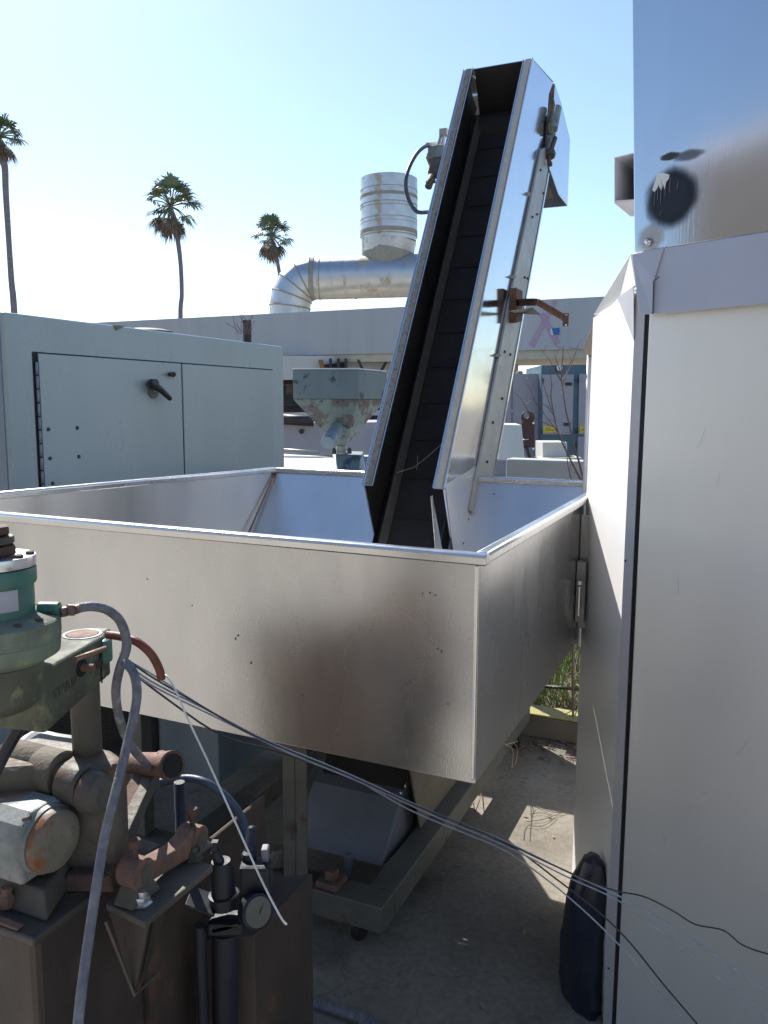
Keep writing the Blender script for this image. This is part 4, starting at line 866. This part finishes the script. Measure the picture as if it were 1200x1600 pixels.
# green cabinet with black mesh vent under the hopper
gc = thing('vent_cabinet', H(.62, 1.35, 0), 'low grey green cabinet with black mesh vents under the left of the hopper', 'cabinet')
UU = .62
a, c = onU(340, 1120, UU), onU(60, 1085, UU)
va = (a - A0).dot(VD); vb = (c - A0).dot(VD); print('vent cab', va, vb, a.z, c.z)
zt2 = .80; zb2 = onU(300, 1215, UU).z
mb = MB(); mb.gbox(UU, UU + .4, va, 2.0, zb2, zt2); obj('cabinet_shell', mb, M['contend'], gc, .004)
vm0 = (onU(248, 1150, UU) - A0).dot(VD)
mb = MB(); mb.gbox(UU - .004, UU - .001, vm0, 1.95, zb2 + .01, zt2 - .02); obj('vent_backing', mb, M['gap'], gc)
mb = MB(); zz0 = zb2 + .015
for k in range(26):
    z_ = zz0 + k * .013
    if z_ > zt2 - .02: break
    v = vm0; pts = []
    while v < 1.95:
        pts.append(H(UU - .008, v, z_ + (.0045 if len(pts) % 2 else -.0045))); v += .012
    for i in range(len(pts) - 1): mb.plate([pts[i], pts[i + 1], pts[i + 1] + V3((0, 0, .002)), pts[i] + V3((0, 0, .002))], UD * .002)
tag(obj('mesh_grille', mb, M['black'], gc), kind='stuff')
# stone lump and pale block by the frame
mb = MB(); q = at(437, 1350, z=.19); mb.prism([q + V3(p) for p in [(-.035, -.03, 0), (.03, -.03, 0), (.035, .03, 0), (-.03, .035, 0)]], [q + V3(p) for p in [(-.022, -.02, .05), (.018, -.025, .06), (.025, .02, .055), (-.02, .02, .05)]])
tag(obj('concrete_lump', mb, M['beam'], bev=.006), 'small pale concrete lump resting on the front frame beam', 'rubble')
# corrugated hose on floor
path = spline([at(395, 1535, z=.02), at(450, 1553, z=.02), at(510, 1572, z=.02), at(575, 1598, z=.02), at(640, 1640, z=.02)], 34)
rs = [.0155 if i % 2 else .0125 for i in range(len(path))]
mb = MB(); mb.tube(path, rs, 12, smooth=False); tag(obj('corrugated_hose', mb, M['hose']), 'grey corrugated flexible hose lying on the dark concrete', 'hose')

# ================================================================== FOREGROUND MACHINE
def zat(px, py, Y): return at(px, py, y=Y)
st = thing('machine_stand', at(52, 1468, z=.93) * 1.0 - V3((0, 0, .93)), 'grimy brown steel machine stand with a flat top at the lower left', 'stand')
C1 = at(52, 1468, z=.93); C1 = V3((C1.x, C1.y, 0))
def G(u, v, z): return C1 + UD * u + VD * v + V3((0, 0, z))
def gb(mb, u0, u1, v0, v1, z0, z1):
    a = [G(u0, v0, z0), G(u1, v0, z0), G(u1, v1, z0), G(u0, v1, z0)]; return mb.prism(a, [p + V3((0, 0, z1 - z0)) for p in a])
mb = MB(); gb(mb, .012, .23, .012, .62, 0, .917); obj('stand_body', mb, M['stand'], st, .01)
mb = MB(); gb(mb, .20, .56, .012, .022, 0, .86); obj('dark_screen', mb, M['stand'], st, .008)  # dark plate added to keep a sunlit gap out of view
mb = MB(); gb(mb, 0, .245, 0, .64, .918, .93); obj('top_plate', mb, mat('oily_top_plate', (.10, .085, .07), (.06, .05, .045), .3, .5, .12, 9, .4, 70, spots=(.22, .11, .05), sscale=9, sth=.64, ssoft=.05), st, .003)
mb = MB(); gb(mb, .002, .014, .03, .2, .9305, .9345); obj('edge_strip', mb, M['rustl'], st, .002)
for px, py in [(75, 1421), (115, 1392)]:
    q = at(px, py, z=.9305); mb = MB(); mb.lathe([(.006, 0), (.006, .0012)], q, ZD, 12); obj('bolt_hole', mb, M['gap'], st)
# gusset and bearing shelf cantilevered to the right
sp = [at(165, 1412, z=.925), at(226, 1441, z=.925), at(333, 1352, z=.925), at(276, 1330, z=.925)]
mb = MB(); mb.prism([p - ZD * .010 for p in sp], sp); shelf = obj('bearing_shelf', mb, M['cast'], st, .002)
gq = [at(232, 1445, z=.912), at(326, 1368, z=.912)]
low = at(210, 1555, y=gq[0].y - .01)
mb = MB(); mb.plate([at(170, 1425, z=.91), gq[0], low], UD * .005); obj('gusset', mb, M['stand'], st)
mb = MB(); mb.plate([gq[0] + UD * .01, at(265, 1400, z=.91), at(245, 1475, y=gq[0].y + .06), low + UD * .01], VD * .006); obj('gusset', mb, M['stand'], st)
mb = MB(); mb.tube([at(165, 1440, y=gq[0].y), low, at(248, 1520, y=gq[0].y + .05)], .0022, 6); obj('weld_rib', mb, M['cast'], st)

# bearing link on the shelf
bl_ = thing('pillow_block_link', sp[1], 'rusty twin bearing link casting with two top bolts on the shelf', 'bearing')
e1 = at(226, 1366, y=1.03); e2 = at(314, 1312, y=1.145)
ax = (e2 - e1); ax.z = 0; ax.normalize(); sd = V3((ax.y, -ax.x, 0))         # towards right/near
for e, r_, nm in ((e1, .0215, 'bearing_eye'), (e2, .020, 'bearing_eye')):
    mb = MB(); mb.lathe([(r_ * .55, .003), (r_ * .6, 0), (r_, -.001), (r_, -.030), (r_ * .8, -.036)], e, sd, 26); eo = obj(nm, mb, M['rustl'], bl_)
    mb = MB(); mb.lathe([(r_ * .55, 0), (r_ * .55, .0015)], e + sd * .0025, sd, 20); obj('bore', mb, M['cast'], eo)
w_ = .014
t1 = e1 + ax * .016 + ZD * .012; t2 = e1 + ax * .05 + ZD * .020; t3 = e2 - ax * .034 + ZD * .010; t4 = e2 - ax * .012 + ZD * .022
topl = [t1, e1 + ax * .03 + ZD * .004, e2 - ax * .05 + ZD * .012, e2 - ax * .03 + ZD * .016, t4]
botl = [e2 - ax * .01 - ZD * .02, e1 + ax * .012 - ZD * .02]
pol = topl + botl
mb = MB(); mb.prism([p - sd * .002 for p in pol], [p - sd * .028 for p in pol]); obj('bridge', mb, M['rustl'], bl_, .003)
for e in (e1, e2):
    b_ = e - sd * .015 + ZD * .018; mb = MB(); mb.tube([b_, b_ + ZD * .022], .0042, 10); mb.lathe([(.0085, .018), (.009, .021), (.009, .027), (.0075, .029)], b_, ZD, 14); obj('top_bolt', mb, M['rust'], bl_)
pdz = .926
for e in (e1, e2):
    f_ = up(e - sd * .015, pdz); mb = MB(); mb.prism([f_ + ax * x + sd * y_ for x, y_ in [(-.03, -.018), (.03, -.018), (.03, .02), (-.03, .02)]], [e - sd * .015 + ZD * -.006 + ax * x + sd * y_ for x, y_ in [(-.014, -.012), (.014, -.012), (.014, .012), (-.014, .012)]]); obj('pedestal', mb, M['cast'], bl_, .004)
for px, py, Yb in [(222, 1398, 1.02), (303, 1334, 1.13)]:
    q = at(px, py, y=Yb); q.z = pdz; mb = MB(); mb.lathe([(.014, 0), (.014, .003), (.0105, .004), (.0105, .012)], q, ZD, 6, smooth=False); mb.tube([q + ZD * .012, q + ZD * .019], .006, 10); obj('foot_bolt', mb, M['chrome' if px < 250 else 'cast'], bl_)

# pipe bracket arm
pb = thing('pipe_bracket', at(160, 1380, z=.93), 'rusty pipe socket on a slanted angle arm behind the bearing link', 'bracket')
ps = at(206, 1192, y=1.27); pe = at(268, 1196, y=1.19)
dr = (pe - ps).normalized(); mb = MB(); mb.tube([ps, ps + (pe - ps) * .7, pe - dr * .002, pe], [.017, .019, .0225, .0225], 22); sock = obj('pipe_socket', mb, M['rustl'], pb)
mb = MB(); mb.lathe([(.018, 0), (.018, .001)], pe + dr * .0003, dr, 22); obj('socket_bore', mb, M['gap'], sock)
mb = MB(); mb.lathe([(.0225, 0), (.0225, .003), (.0182, .003), (.0182, .0005)], pe, dr, 22); obj('socket_lip', mb, M['rust'], sock)
b_ = at(252, 1186, y=1.21); mb = MB(); mb.lathe([(.006, 0), (.006, .012), (.003, .012)], b_, ZD, 10); obj('grease_nipple', mb, M['rustl'], sock)
lo_ = at(140, 1375, z=.935)
for off, wdt, m_ in ((0, .026, 'rust'), (.02, .018, 'cast')):
    a = at(228, 1205, y=1.25) + V3((off, 0, -.004)); c = lo_ + V3((off * 1.2, 0, 0)); mb = MB(); d = (c - a).normalized(); s_ = V3((.82, -.57, 0))
    nn = d.cross(s_).normalized(); mb.plate([a - nn * 0 + s_ * -wdt / 2, a + s_ * wdt / 2, c + s_ * wdt * .9, c - s_ * wdt * .9], nn * (.012 if off == 0 else .02)); obj('angle_arm', mb, M[m_], pb, .002)
mb = MB(); mb.tube([at(183, 1180, y=1.30), at(160, 1230, y=1.27), at(140, 1320, y=1.2)], [.026, .028, .026], 14); obj('curved_guard', mb, M['rust'], pb)
mb = MB(); a = at(280, 1222, y=1.27); mb.tube([a, V3((a.x + .005, a.y, .2))], .009, 10); obj('support_leg', mb, M['darkm'], pb)
mb = MB(); a = at(135, 1375, z=.932); mb.prism([a + V3(p) for p in [(-.03, -.03, 0), (.05, -.03, 0), (.05, .03, 0), (-.03, .03, 0)]], [a + V3(p) for p in [(-.02, -.02, .02), (.04, -.02, .02), (.04, .02, .02), (-.02, .02, .02)]]); obj('foot', mb, M['rust'], pb, .003)

# main press: base casting, motor, column, arm, green head
pr = thing('green_machine_head', at(90, 1380, z=.93), 'old green cast iron machine head on a column with a round white topped motor housing', 'machine')
YP = .95
axp = at(-8, 900, y=YP)
def zp(py): return at(-8, py, y=YP).z
r1 = 62 * YP / FOC; r2 = 95 * YP / FOC
O = V3((axp.x, axp.y, 0))
def L_(name, prof, m_, parent=pr, n=48): mb = MB(); mb.lathe([(r, zp(y_)) for r, y_ in prof[::-1]], O, ZD, n); return obj(name, mb, m_, parent, 0)
# y here = photo row of the level at the axis
hd = L_('motor_body', [(r1 * .92, 898), (r1 * .92, 958)], M['green'])
L_('collar', [(r1 * .98, 886), (r1, 888), (r1, 908), (r1 * .98, 911)], M['green'])
L_('top_cap', [(r1 * .99, 868), (r1, 870), (r1, 882), (r1 * .99, 884)], M['chrome'])
L_('flange', [(r1 * .93, 958), (r2 * .97, 966), (r2, 969), (r2, 992), (r2 * .985, 993), (r2 * .985, 997), (r2 * .995, 998), (r2 * .97, 1020), (r2 * .74, 1032), (r2 * .66, 1034)], M['greenold'])
L_('lower_housing', [(r2 * .70, 1034), (r2 * .66, 1088), (r2 * .5, 1104), (r2 * .25, 1114)], M['armg'])
mb = MB(); mb.tube([at(34, 1130, y=.98), at(8, 1175, y=.98), at(-12, 1215, y=1.0)], .008, 10); obj('spindle', mb, M['darkm'], pr)
mb = MB()
nk = r1 * .48
for i, (ya, yb, rr4) in enumerate([(852, 866, .58), (838, 850, .54), (823, 836, .50)]):
    mb = MB(); mb.lathe([(r1 * rr4 * .96, zp(yb)), (r1 * rr4, zp(yb - 2)), (r1 * rr4, zp(ya + 1)), (r1 * rr4 * .95, zp(ya))], O + V3((-.002 * i, .001 * i, 0)), ZD, 6 if i != 1 else 24, smooth=False); obj('lock_nut', mb, M['rust' if i != 1 else 'cast'], pr, .0015)
for px, py in [(30, 876), (47, 868)]:
    q = at(px, py, y=YP - (.012 if px < 40 else -.012)); q.z = zp(868); mb = MB(); mb.lathe([(.005, 0), (.005, .003), (.003, .004)], q, ZD, 10); obj('cap_screw', mb, M['rust'], pr)
for k in range(7):
    a = radians(-100 + 28 * k); mb = MB(); mb.lathe([(.0048, 0), (.0048, .004), (.0025, .0045)], O + V3((r2 * .84 * cos(a), r2 * .84 * sin(a), zp(966))), ZD, 6, smooth=False); obj('flange_bolt', mb, M['rust'], pr)
# name plate (curved label)
mb = MB(); vs = []; nn_ = 10; za, zb_ = zp(914), zp(946); rl = r1 * .92 + .0008
for k in range(nn_ + 1):
    a = radians(-88 + k * 5.6); vs += [O + V3((rl * cos(a), rl * sin(a), za)), O + V3((rl * cos(a), rl * sin(a), zb_))]
# label faces the camera: between angles -88 and -32 degrees
mb.add(vs, [(2 * k, 2 * k + 1, 2 * k + 3, 2 * k + 2) for k in range(nn_)], True); obj('blank_label', mb, M['label'], pr)
# outlet boss + fitting
po = O + V3((r1 * .9, .02, zp(957))); pe2 = at(93, 951, y=YP + .02)
mb = MB(); mb.tube([po, pe2], [.0085, .0085], 14); obj('outlet_boss', mb, M['green'], pr, .001)
for a, c, r_ in [((94, 957), (104, 955), .0065), ((105, 953), (116, 953), .0075), ((116, 953), (122, 951), .006)]:
    mb = MB(); mb.tube([at(*a, y=.975), at(*c, y=.98)], r_, 6 if r_ > .006 else 12, smooth=False); obj('pipe_fitting', mb, M['brass'], pr)
# arm
YC = 1.12
ce = at(131, 990, y=YC); zt3 = ce.z; 
arm_top = zt3; arm_bot = at(150, 1058, y=YC).z
dA = V3((ce.x, ce.y, 0)) - O; LA = dA.length; dA.normalize(); sA = V3((dA.y, -dA.x, 0))
hw0, hw1 = .043, .034; pts = [O + dA * (.02) + sA * hw0, O + dA * (LA - .012) + sA * hw1]
for k in range(9): a = radians(90 - 20 * k - 10) ; pts.append(O + dA * (LA - .008 + hw1 * cos(a) * 1.05) + sA * hw1 * sin(a))
pts += [O + dA * (LA - .012) - sA * hw1, O + dA * .02 - sA * hw0]
mb = MB(); mb.prism([up(p, arm_bot - (.018 if i in (0, len(pts) - 1) else 0)) for i, p in enumerate(pts)], [up(p, arm_top) for p in pts]); arm = obj('arm', mb, M['armg'], pr, .005, 3)
colc = O + dA * (LA - .004)
mb = MB(); mb.lathe([(.0215, arm_top - .004), (.0215, arm_top + .0015)], colc, ZD, 30); obj('column_top', mb, M['rustl'], pr)
mb = MB(); mb.lathe([(.027, arm_top), (.027, arm_top + .001), (.0225, arm_top + .001), (.0225, arm_top)], colc, ZD, 30); obj('clamp_ring', mb, M['white_cast'], pr)
mb = MB(); mb.lathe([(.0205, 1.10), (.0205, arm_bot + .002)], colc, ZD, 30); obj('column', mb, M['cast'], pr)
# slit in arm end and clamp screw with tee bar
fs = lambda t, z: O + dA * t + sA * (hw0 + (hw1 - hw0) * t / LA + .0005) + V3((0, 0, z))
mb = MB(); mb.plate([fs(LA - .018, arm_bot), fs(LA - .015, arm_bot), fs(LA - .015, arm_top - .012), fs(LA - .018, arm_top - .012)], sA * .001); obj('clamp_slit', mb, M['gap'], pr)
mb = MB(); mb.lathe([(.012, -.012), (.012, .0012)], fs(LA - .066, arm_top - .026), sA, 20); obj('screw_pocket', mb, M['gap'], pr)
scr = fs(LA - .066, arm_top - .026)
mb = MB(); mb.tube([scr - sA * .005, scr + sA * .016 + dA * .004], .0055, 12); tee = obj('clamp_screw', mb, M['rustl'], pr)
tA, tB = at(118, 1030, y=1.0), at(165, 1013, y=1.05)
mb = MB(); mb.tube([tA, tB], .0034, 10); obj('tee_bar', mb, M['brass'], tee)
mb = MB(); mb.box(fs(LA - .002, (arm_top + arm_bot) / 2 + .01), (.014, .02, .035), Matrix((sA, dA, ZD)).transposed()); obj('lug', mb, M['green'], pr, .005)
mb = MB(); q = O + dA * (LA + hw1 + .006); mb.box(up(q, arm_top - .02), (.024, .02, .03), Matrix((sA, dA, ZD)).transposed()); mb.tube([up(q, arm_top - .04), up(q, arm_top - .075)], .012, 10); obj('clamp_nut', mb, M['cast'], pr, .003)
# raised lettering on the arm
def lettering(s, t0, zc, size):
    cu = bpy.data.curves.new('lettering', 'FONT'); cu.body = s; cu.size = size; cu.extrude = .0008; cu.space_character = 1.15
    tmp = bpy.data.objects.new('tmp_text', cu); COL.objects.link(tmp); dg = bpy.context.evaluated_depsgraph_get(); me = bpy.data.meshes.new_from_object(tmp.evaluated_get(dg)); bpy.data.objects.remove(tmp)
    base_ = fs(t0, zc); d_ = (fs(.2, 0) - fs(.1, 0)).normalized(); n_ = d_.cross(ZD).normalized()
    mb = MB(); mb.add([base_ + d_ * v.co.x + ZD * v.co.y + n_ * (v.co.z + .0006) for v in me.vertices], [tuple(p.vertices) for p in me.polygons]); bpy.data.meshes.remove(me)
    return obj('lettering', mb, M['armg'], pr)
lettering('STERN', LA - .135, (arm_top + arm_bot) / 2 - .012, .017)
lettering('ICH', LA - .048, (arm_top + arm_bot) / 2 - .008, .017)
# base casting under column
bq = [at(-60, 1215, z=1.03), at(60, 1148, z=1.03), at(125, 1166, z=1.02), at(170, 1180, z=1.02), at(175, 1215, z=1.01), at(150, 1275, z=.99), at(60, 1290, z=.99), at(-60, 1290, z=1.0)]
bq = [at(-60, 1185, z=1.10), at(40, 1152, z=1.10), at(62, 1149, z=1.10), at(125, 1158, z=1.10), at(178, 1170, z=1.10), at(200, 1186, z=1.10), at(180, 1200, z=1.10), at(60, 1196, z=1.10), at(-60, 1205, z=1.10)]
mb = MB(); mb.prism([up(p, .931) for p in bq], bq); obj('base_casting', mb, M['cast'], pr, .012, 3)
mb = MB(); hpth = [at(-50, 1245, y=1.04), at(-5, 1205, y=1.08), at(20, 1180, y=1.12), at(45, 1158, y=1.17), at(62, 1152, y=1.19), at(90, 1157, y=1.19), at(125, 1162, y=1.19)]
mb.tube(spline(hpth, 5), .011, 10); obj('rounded_lip', mb, M['white_cast'], pr)
# drum with axis across (VD)
dc = at(100, 1210, y=1.085)
mb = MB(); mb.lathe([(.030, 0), (.0325, .002), (.0325, .040), (.0318, .041), (.0318, .042), (.0325, .043), (.0325, .105), (.030, .108)], dc, VD, 40); obj('drum', mb, mat('dusty_wound_drum', (.17, .145, .105), (.11, .095, .07), .1, .8, .05, 20, .6, 120), pr)
mb = MB(); mb.lathe([(.026, 0), (.029, .004), (.029, .035), (.026, .037)], dc - VD * .045 + V3((0, -.005, -.006)), VD, 32); obj('bearing_housing', mb, M['cast'], pr)
mb = MB(); mb.lathe([(.018, 0), (.027, .006), (.029, .012), (.029, .03)], dc - VD * .078 + V3((0, -.005, -.012)), VD, 32); obj('bearing_housing', mb, M['cast'], pr)
# motor in front: axis VD, end face towards -VD
mc = at(92, 1315, y=1.02)
mb = MB(); mb.lathe([(.020, -.002), (.036, 0), (.0405, .003), (.043, .010), (.043, .014)], mc, VD, 40); obj('end_bell', mb, mat('rust_stained_end_bell', (.24, .22, .17), (.16, .14, .11), .1, .55, .1, 8, .5, 60, spots=(.20, .08, .03), sscale=20, sth=.56, ssoft=.06), pr)
mb = MB(); mb.lathe([(.045, .0145), (.0465, .02), (.0465, .15)], mc, VD, 40); obj('motor_shell', mb, M['white_cast'], pr)
mb = MB(); hq_ = mc + VD * .020
sec = [(-.046, -.045), (-.048, .012), (-.040, .036), (-.022, .048), (.020, .049), (.040, .036), (.047, .010), (.046, -.045)]
mb.prism([hq_ + UD * a_ + ZD * b_ for a_, b_ in sec], [hq_ + VD * .13 + UD * a_ + ZD * b_ for a_, b_ in sec]); obj('motor_housing', mb, M['white_cast'], pr, .006, 3)
mb = MB(); mb.lathe([(.0465, .0), (.0465, .012), (.042, .016)], mc + VD * .10 + V3((.0, .02, .035)), ZD, 26); obj('terminal_cover', mb, M['brass'], pr)
mb = MB(); mb.prism([up(mc + VD * a + V3((0, b_, 0)), .931) for a, b_ in [(0, -.05), (.16, -.05), (.16, .05), (0, .05)]], [up(mc + VD * a + V3((0, b_, 0)), .965) for a, b_ in [(0.01, -.035), (.16, -.035), (.16, .035), (0.01, .035)]]); obj('motor_foot', mb, M['cast'], pr, .004)
q = at(10, 1388, y=1.0); q.z = .95; mb = MB(); mb.lathe([(.010, -.015), (.010, .0), (.007, .002), (.007, .012)], q, ZD, 6, smooth=False); obj('foot_bolt', mb, M['rustl'], pr)
mb = MB(); mb.tube([at(48, 1277, y=.975), at(36, 1281, y=.975)], .003, 8); obj('slot_mark', mb, M['cast'], pr)

# hoses
def hose(pts, r, m_, name, label, cat, parent=None):
    mb = MB(); mb.tube(spline(pts, 8), r, 12); return tag(obj(name, mb, M[m_]), label, cat)
hose([at(120, 951, y=.985), at(135, 948, y=.99), at(150, 948, y=1.0), at(168, 953, y=1.01), at(186, 968, y=1.02), at(196, 992, y=1.03), at(197, 1015, y=1.03), at(187, 1045, y=1.04), at(181, 1080, y=1.06), at(186, 1120, y=1.09), at(200, 1158, y=1.12), at(218, 1182, y=1.15), at(240, 1205, y=1.22)], .0062, 'hose', 'grey_hose', 'grey hose looping from the brass fitting down behind the pipe bracket', 'hose')
hose([at(194, 1035, y=1.0), at(208, 1050, y=.99), at(214, 1080, y=.98), at(209, 1120, y=.97), at(196, 1175, y=.95), at(180, 1240, y=.92), at(163, 1310, y=.90), at(150, 1390, y=.87), at(138, 1470, y=.85), at(126, 1560, y=.82), at(119, 1640, y=.80)], .0058, 'hose', 'grey_hose', 'long grey hose hanging in front of the machine to the bottom edge', 'hose')
hose([at(168, 992, y=1.09), at(190, 995, y=1.08), at(214, 1003, y=1.07), at(236, 1022, y=1.07), at(249, 1046, y=1.08), at(252, 1062, y=1.08)], .0058, 'redhose', 'red_hose', 'short rusty red hose curving from the clamp of the green head', 'hose')
hose([at(250, 1222, y=1.36), at(292, 1216, y=1.37), at(320, 1222, y=1.36), at(345, 1238, y=1.36), at(368, 1262, y=1.36), at(382, 1290, y=1.35), at(390, 1330, y=1.32)], .007, 'hoseb', 'blue_hose', 'dark blue hose arching down to the pressure regulator', 'hose')
# pale rod
hose([at(250, 1052, y=1.09), at(262, 1058, y=1.08), at(275, 1080, y=1.07), at(292, 1120, y=1.06), at(325, 1190, y=1.04), at(370, 1290, y=1.0), at(410, 1378, y=.97), at(438, 1432, y=.95), at(448, 1445, y=.945)], .0013, 'wirew', 'welding_rod', 'thin pale rod hanging diagonally in front of the dark frame', 'rod')
# wires
W = [
 ([(188, 1022), (230, 1055), (300, 1095), (400, 1150), (520, 1200), (640, 1255), (760, 1302), (860, 1350), (950, 1387), (1005, 1401), (1050, 1425), (1085, 1445), (1132, 1455), (1160, 1475), (1200, 1490), (1260, 1505)], 'wired', 'kinked dark wire, topmost of the strands across the cabinet front'),
 ([(190, 1030), (235, 1064), (320, 1108), (430, 1163), (540, 1208), (660, 1262), (780, 1310), (880, 1358), (965, 1400), (1050, 1450), (1130, 1500), (1200, 1552), (1260, 1600)], 'wire', 'blue grey wire, second strand down across the cabinet door'),
 ([(192, 1038), (240, 1074), (340, 1122), (450, 1176), (560, 1220), (680, 1275), (790, 1320), (880, 1366), (965, 1408), (1040, 1460), (1120, 1525), (1200, 1592), (1250, 1640)], 'wire', 'blue grey wire, third strand down across the cabinet door'),
 ([(186, 1034), (260, 1090), (350, 1150), (440, 1175), (540, 1212), (650, 1262), (730, 1296), (800, 1326), (870, 1374), (940, 1428), (985, 1475), (1040, 1540), (1090, 1600), (1120, 1640)], 'wired', 'slack wire dipping below the bundle before the hopper corner'),
 ([(190, 1026), (245, 1060), (330, 1112), (420, 1158), (530, 1204), (640, 1264), (720, 1300), (790, 1330), (850, 1372), (910, 1420), (970, 1478), (1030, 1545), (1080, 1610), (1110, 1650)], 'wire', 'lowest wire strand reaching the bottom edge of the photo'),
]
for i, (pts, m_, lb) in enumerate(W):
    P = []
    for x, y_ in pts:
        x += random.uniform(-2, 2); y_ += random.uniform(-1.6, 1.6); t = (x - 190) / 1010; Yw = 1.10 + .32 * sin(min(1, t * 1.25) * pi / 2) - max(0, t - .6) * .35 + .004 * i; P.append(at(x, y_, y=Yw))
    mb = MB(); mb.tube(spline(P, 5), .0015 + .0002 * (i % 2), 6); tag(obj('steel_wire', mb, M[m_]), lb, 'wire', 'loose wires strung from the green machine head')

# pressure regulator with gauge
rg = thing('pressure_regulator', at(350, 1450, y=1.2), 'dark blue filter regulator with a round pressure gauge beside the stand', 'regulator')
YR = 1.2; s_ = YR / FOC
c_ = at(345, 1345, y=YR); c2_ = at(352, 1428, y=YR); dd = (c2_ - c_).normalized()
mb = MB(); mb.tube([c_, c_ + dd * .012, c_ + dd * .055, c_ + dd * .056, c_ + dd * .075], [.015, .0185, .0195, .024, .024], 22); obj('bowl', mb, M['darkm'], rg)
k_ = at(336, 1330, y=YR); mb = MB(); mb.tube([at(342, 1346, y=YR), k_], [.009, .007], 12); mb.box(k_ + V3((0, 0, .008)), (.010, .010, .018)); obj('adjusting_knob', mb, M['darkm'], rg)
mb = MB(); mb.tube([at(388, 1330, y=YR + .02), at(392, 1362, y=YR + .02)], .012, 12); mb.tube([at(395, 1290, y=YR + .05), at(390, 1335, y=YR + .02)], .009, 10); mb.box(at(400, 1370, y=YR + .01), (.05, .035, .05)); obj('valve_block', mb, M['darkm'], rg, .006)
mb = MB(); mb.box(at(415, 1350, y=YR + .02), (.012, .02, .06)); obj('valve_lever', mb, M['panelg'], rg, .003)
gc_ = at(403, 1425, y=YR - .03); gn = V3((.62, -.72, .30)).normalized()
mb = MB(); mb.lathe([(.020, -.022), (.026, -.018), (.027, 0), (.0235, .002), (.0235, 0)], gc_, gn, 30); ga = obj('gauge_case', mb, M['darkm'], rg)
mb = MB(); mb.lathe([(.0228, 0), (.0228, .001)], gc_ + gn * .0008, gn, 30); obj('gauge_face', mb, M['gauge'], ga)
mb = MB(); mb.plate([gc_ + gn * .0022 + V3((0, 0, -.003)), gc_ + gn * .0022 + V3((.002, .0017, -.003)), gc_ + gn * .0022 + V3((.008, .007, .012))], gn * .0006); obj('gauge_needle', mb, M['ink'], ga)
mb = MB(); mb.plate([at(289, 1413, y=YR - .03), at(334, 1430, y=YR - .03), at(334, 1434, y=YR - .03), at(289, 1417, y=YR - .03)], V3((0, .05, 0))); mb.plate([at(330, 1452, y=YR - .02), at(372, 1443, y=YR - .02), at(373, 1450, y=YR - .02), at(331, 1459, y=YR - .02)], V3((0, .03, 0))); obj('mounting_bracket', mb, M['darkm'], rg, .001)
mb = MB(); mb.box(at(355, 1442, y=YR), (.055, .04, .022)); obj('lower_body', mb, M['darkm'], rg, .004)
mb = MB(); mb.tube([at(313, 1445, y=YR), at(314, 1500, y=YR), at(320, 1640, y=YR)], .010, 12); obj('drop_pipe', mb, M['darkm'], rg)
mb = MB(); mb.tube([at(352, 1455, y=YR + .02), at(352, 1640, y=YR + .02)], .021, 20); obj('drain_bowl', mb, M['darkm'], rg)
mb = MB(); pa_ = [at(300, 1470, y=YR + .05), at(398, 1462, y=YR + .05)]
mb.prism([up(pa_[0], 0), up(pa_[1], 0), up(pa_[1] + UD * .2, 0), up(pa_[0] + UD * .2, 0)], [pa_[0], pa_[1], pa_[1] + UD * .2, pa_[0] + UD * .2])
tag(obj('steel_column', mb, M['stand'], bev=.003), 'dark steel column box standing behind the pressure regulator', 'column')

# warehouse behind the photographer, seen as the warm reflection in the mirror box
WQ = [(-20.4, -4.0), (6.3, -17.5), (1.8, -26.4), (-24.9, -12.9)]
wh = thing('warehouse', (-10, -12, 0), 'long beige warehouse reflected in the mirror box on the cabinet', 'building')
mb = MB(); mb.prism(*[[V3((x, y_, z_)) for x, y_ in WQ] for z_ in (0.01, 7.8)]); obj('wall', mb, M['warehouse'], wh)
mb = MB(); mb.prism(*[[V3((x, y_, z_)) for x, y_ in WQ] for z_ in (7.81, 8.1)]); obj('roof', mb, M['flash'], wh)
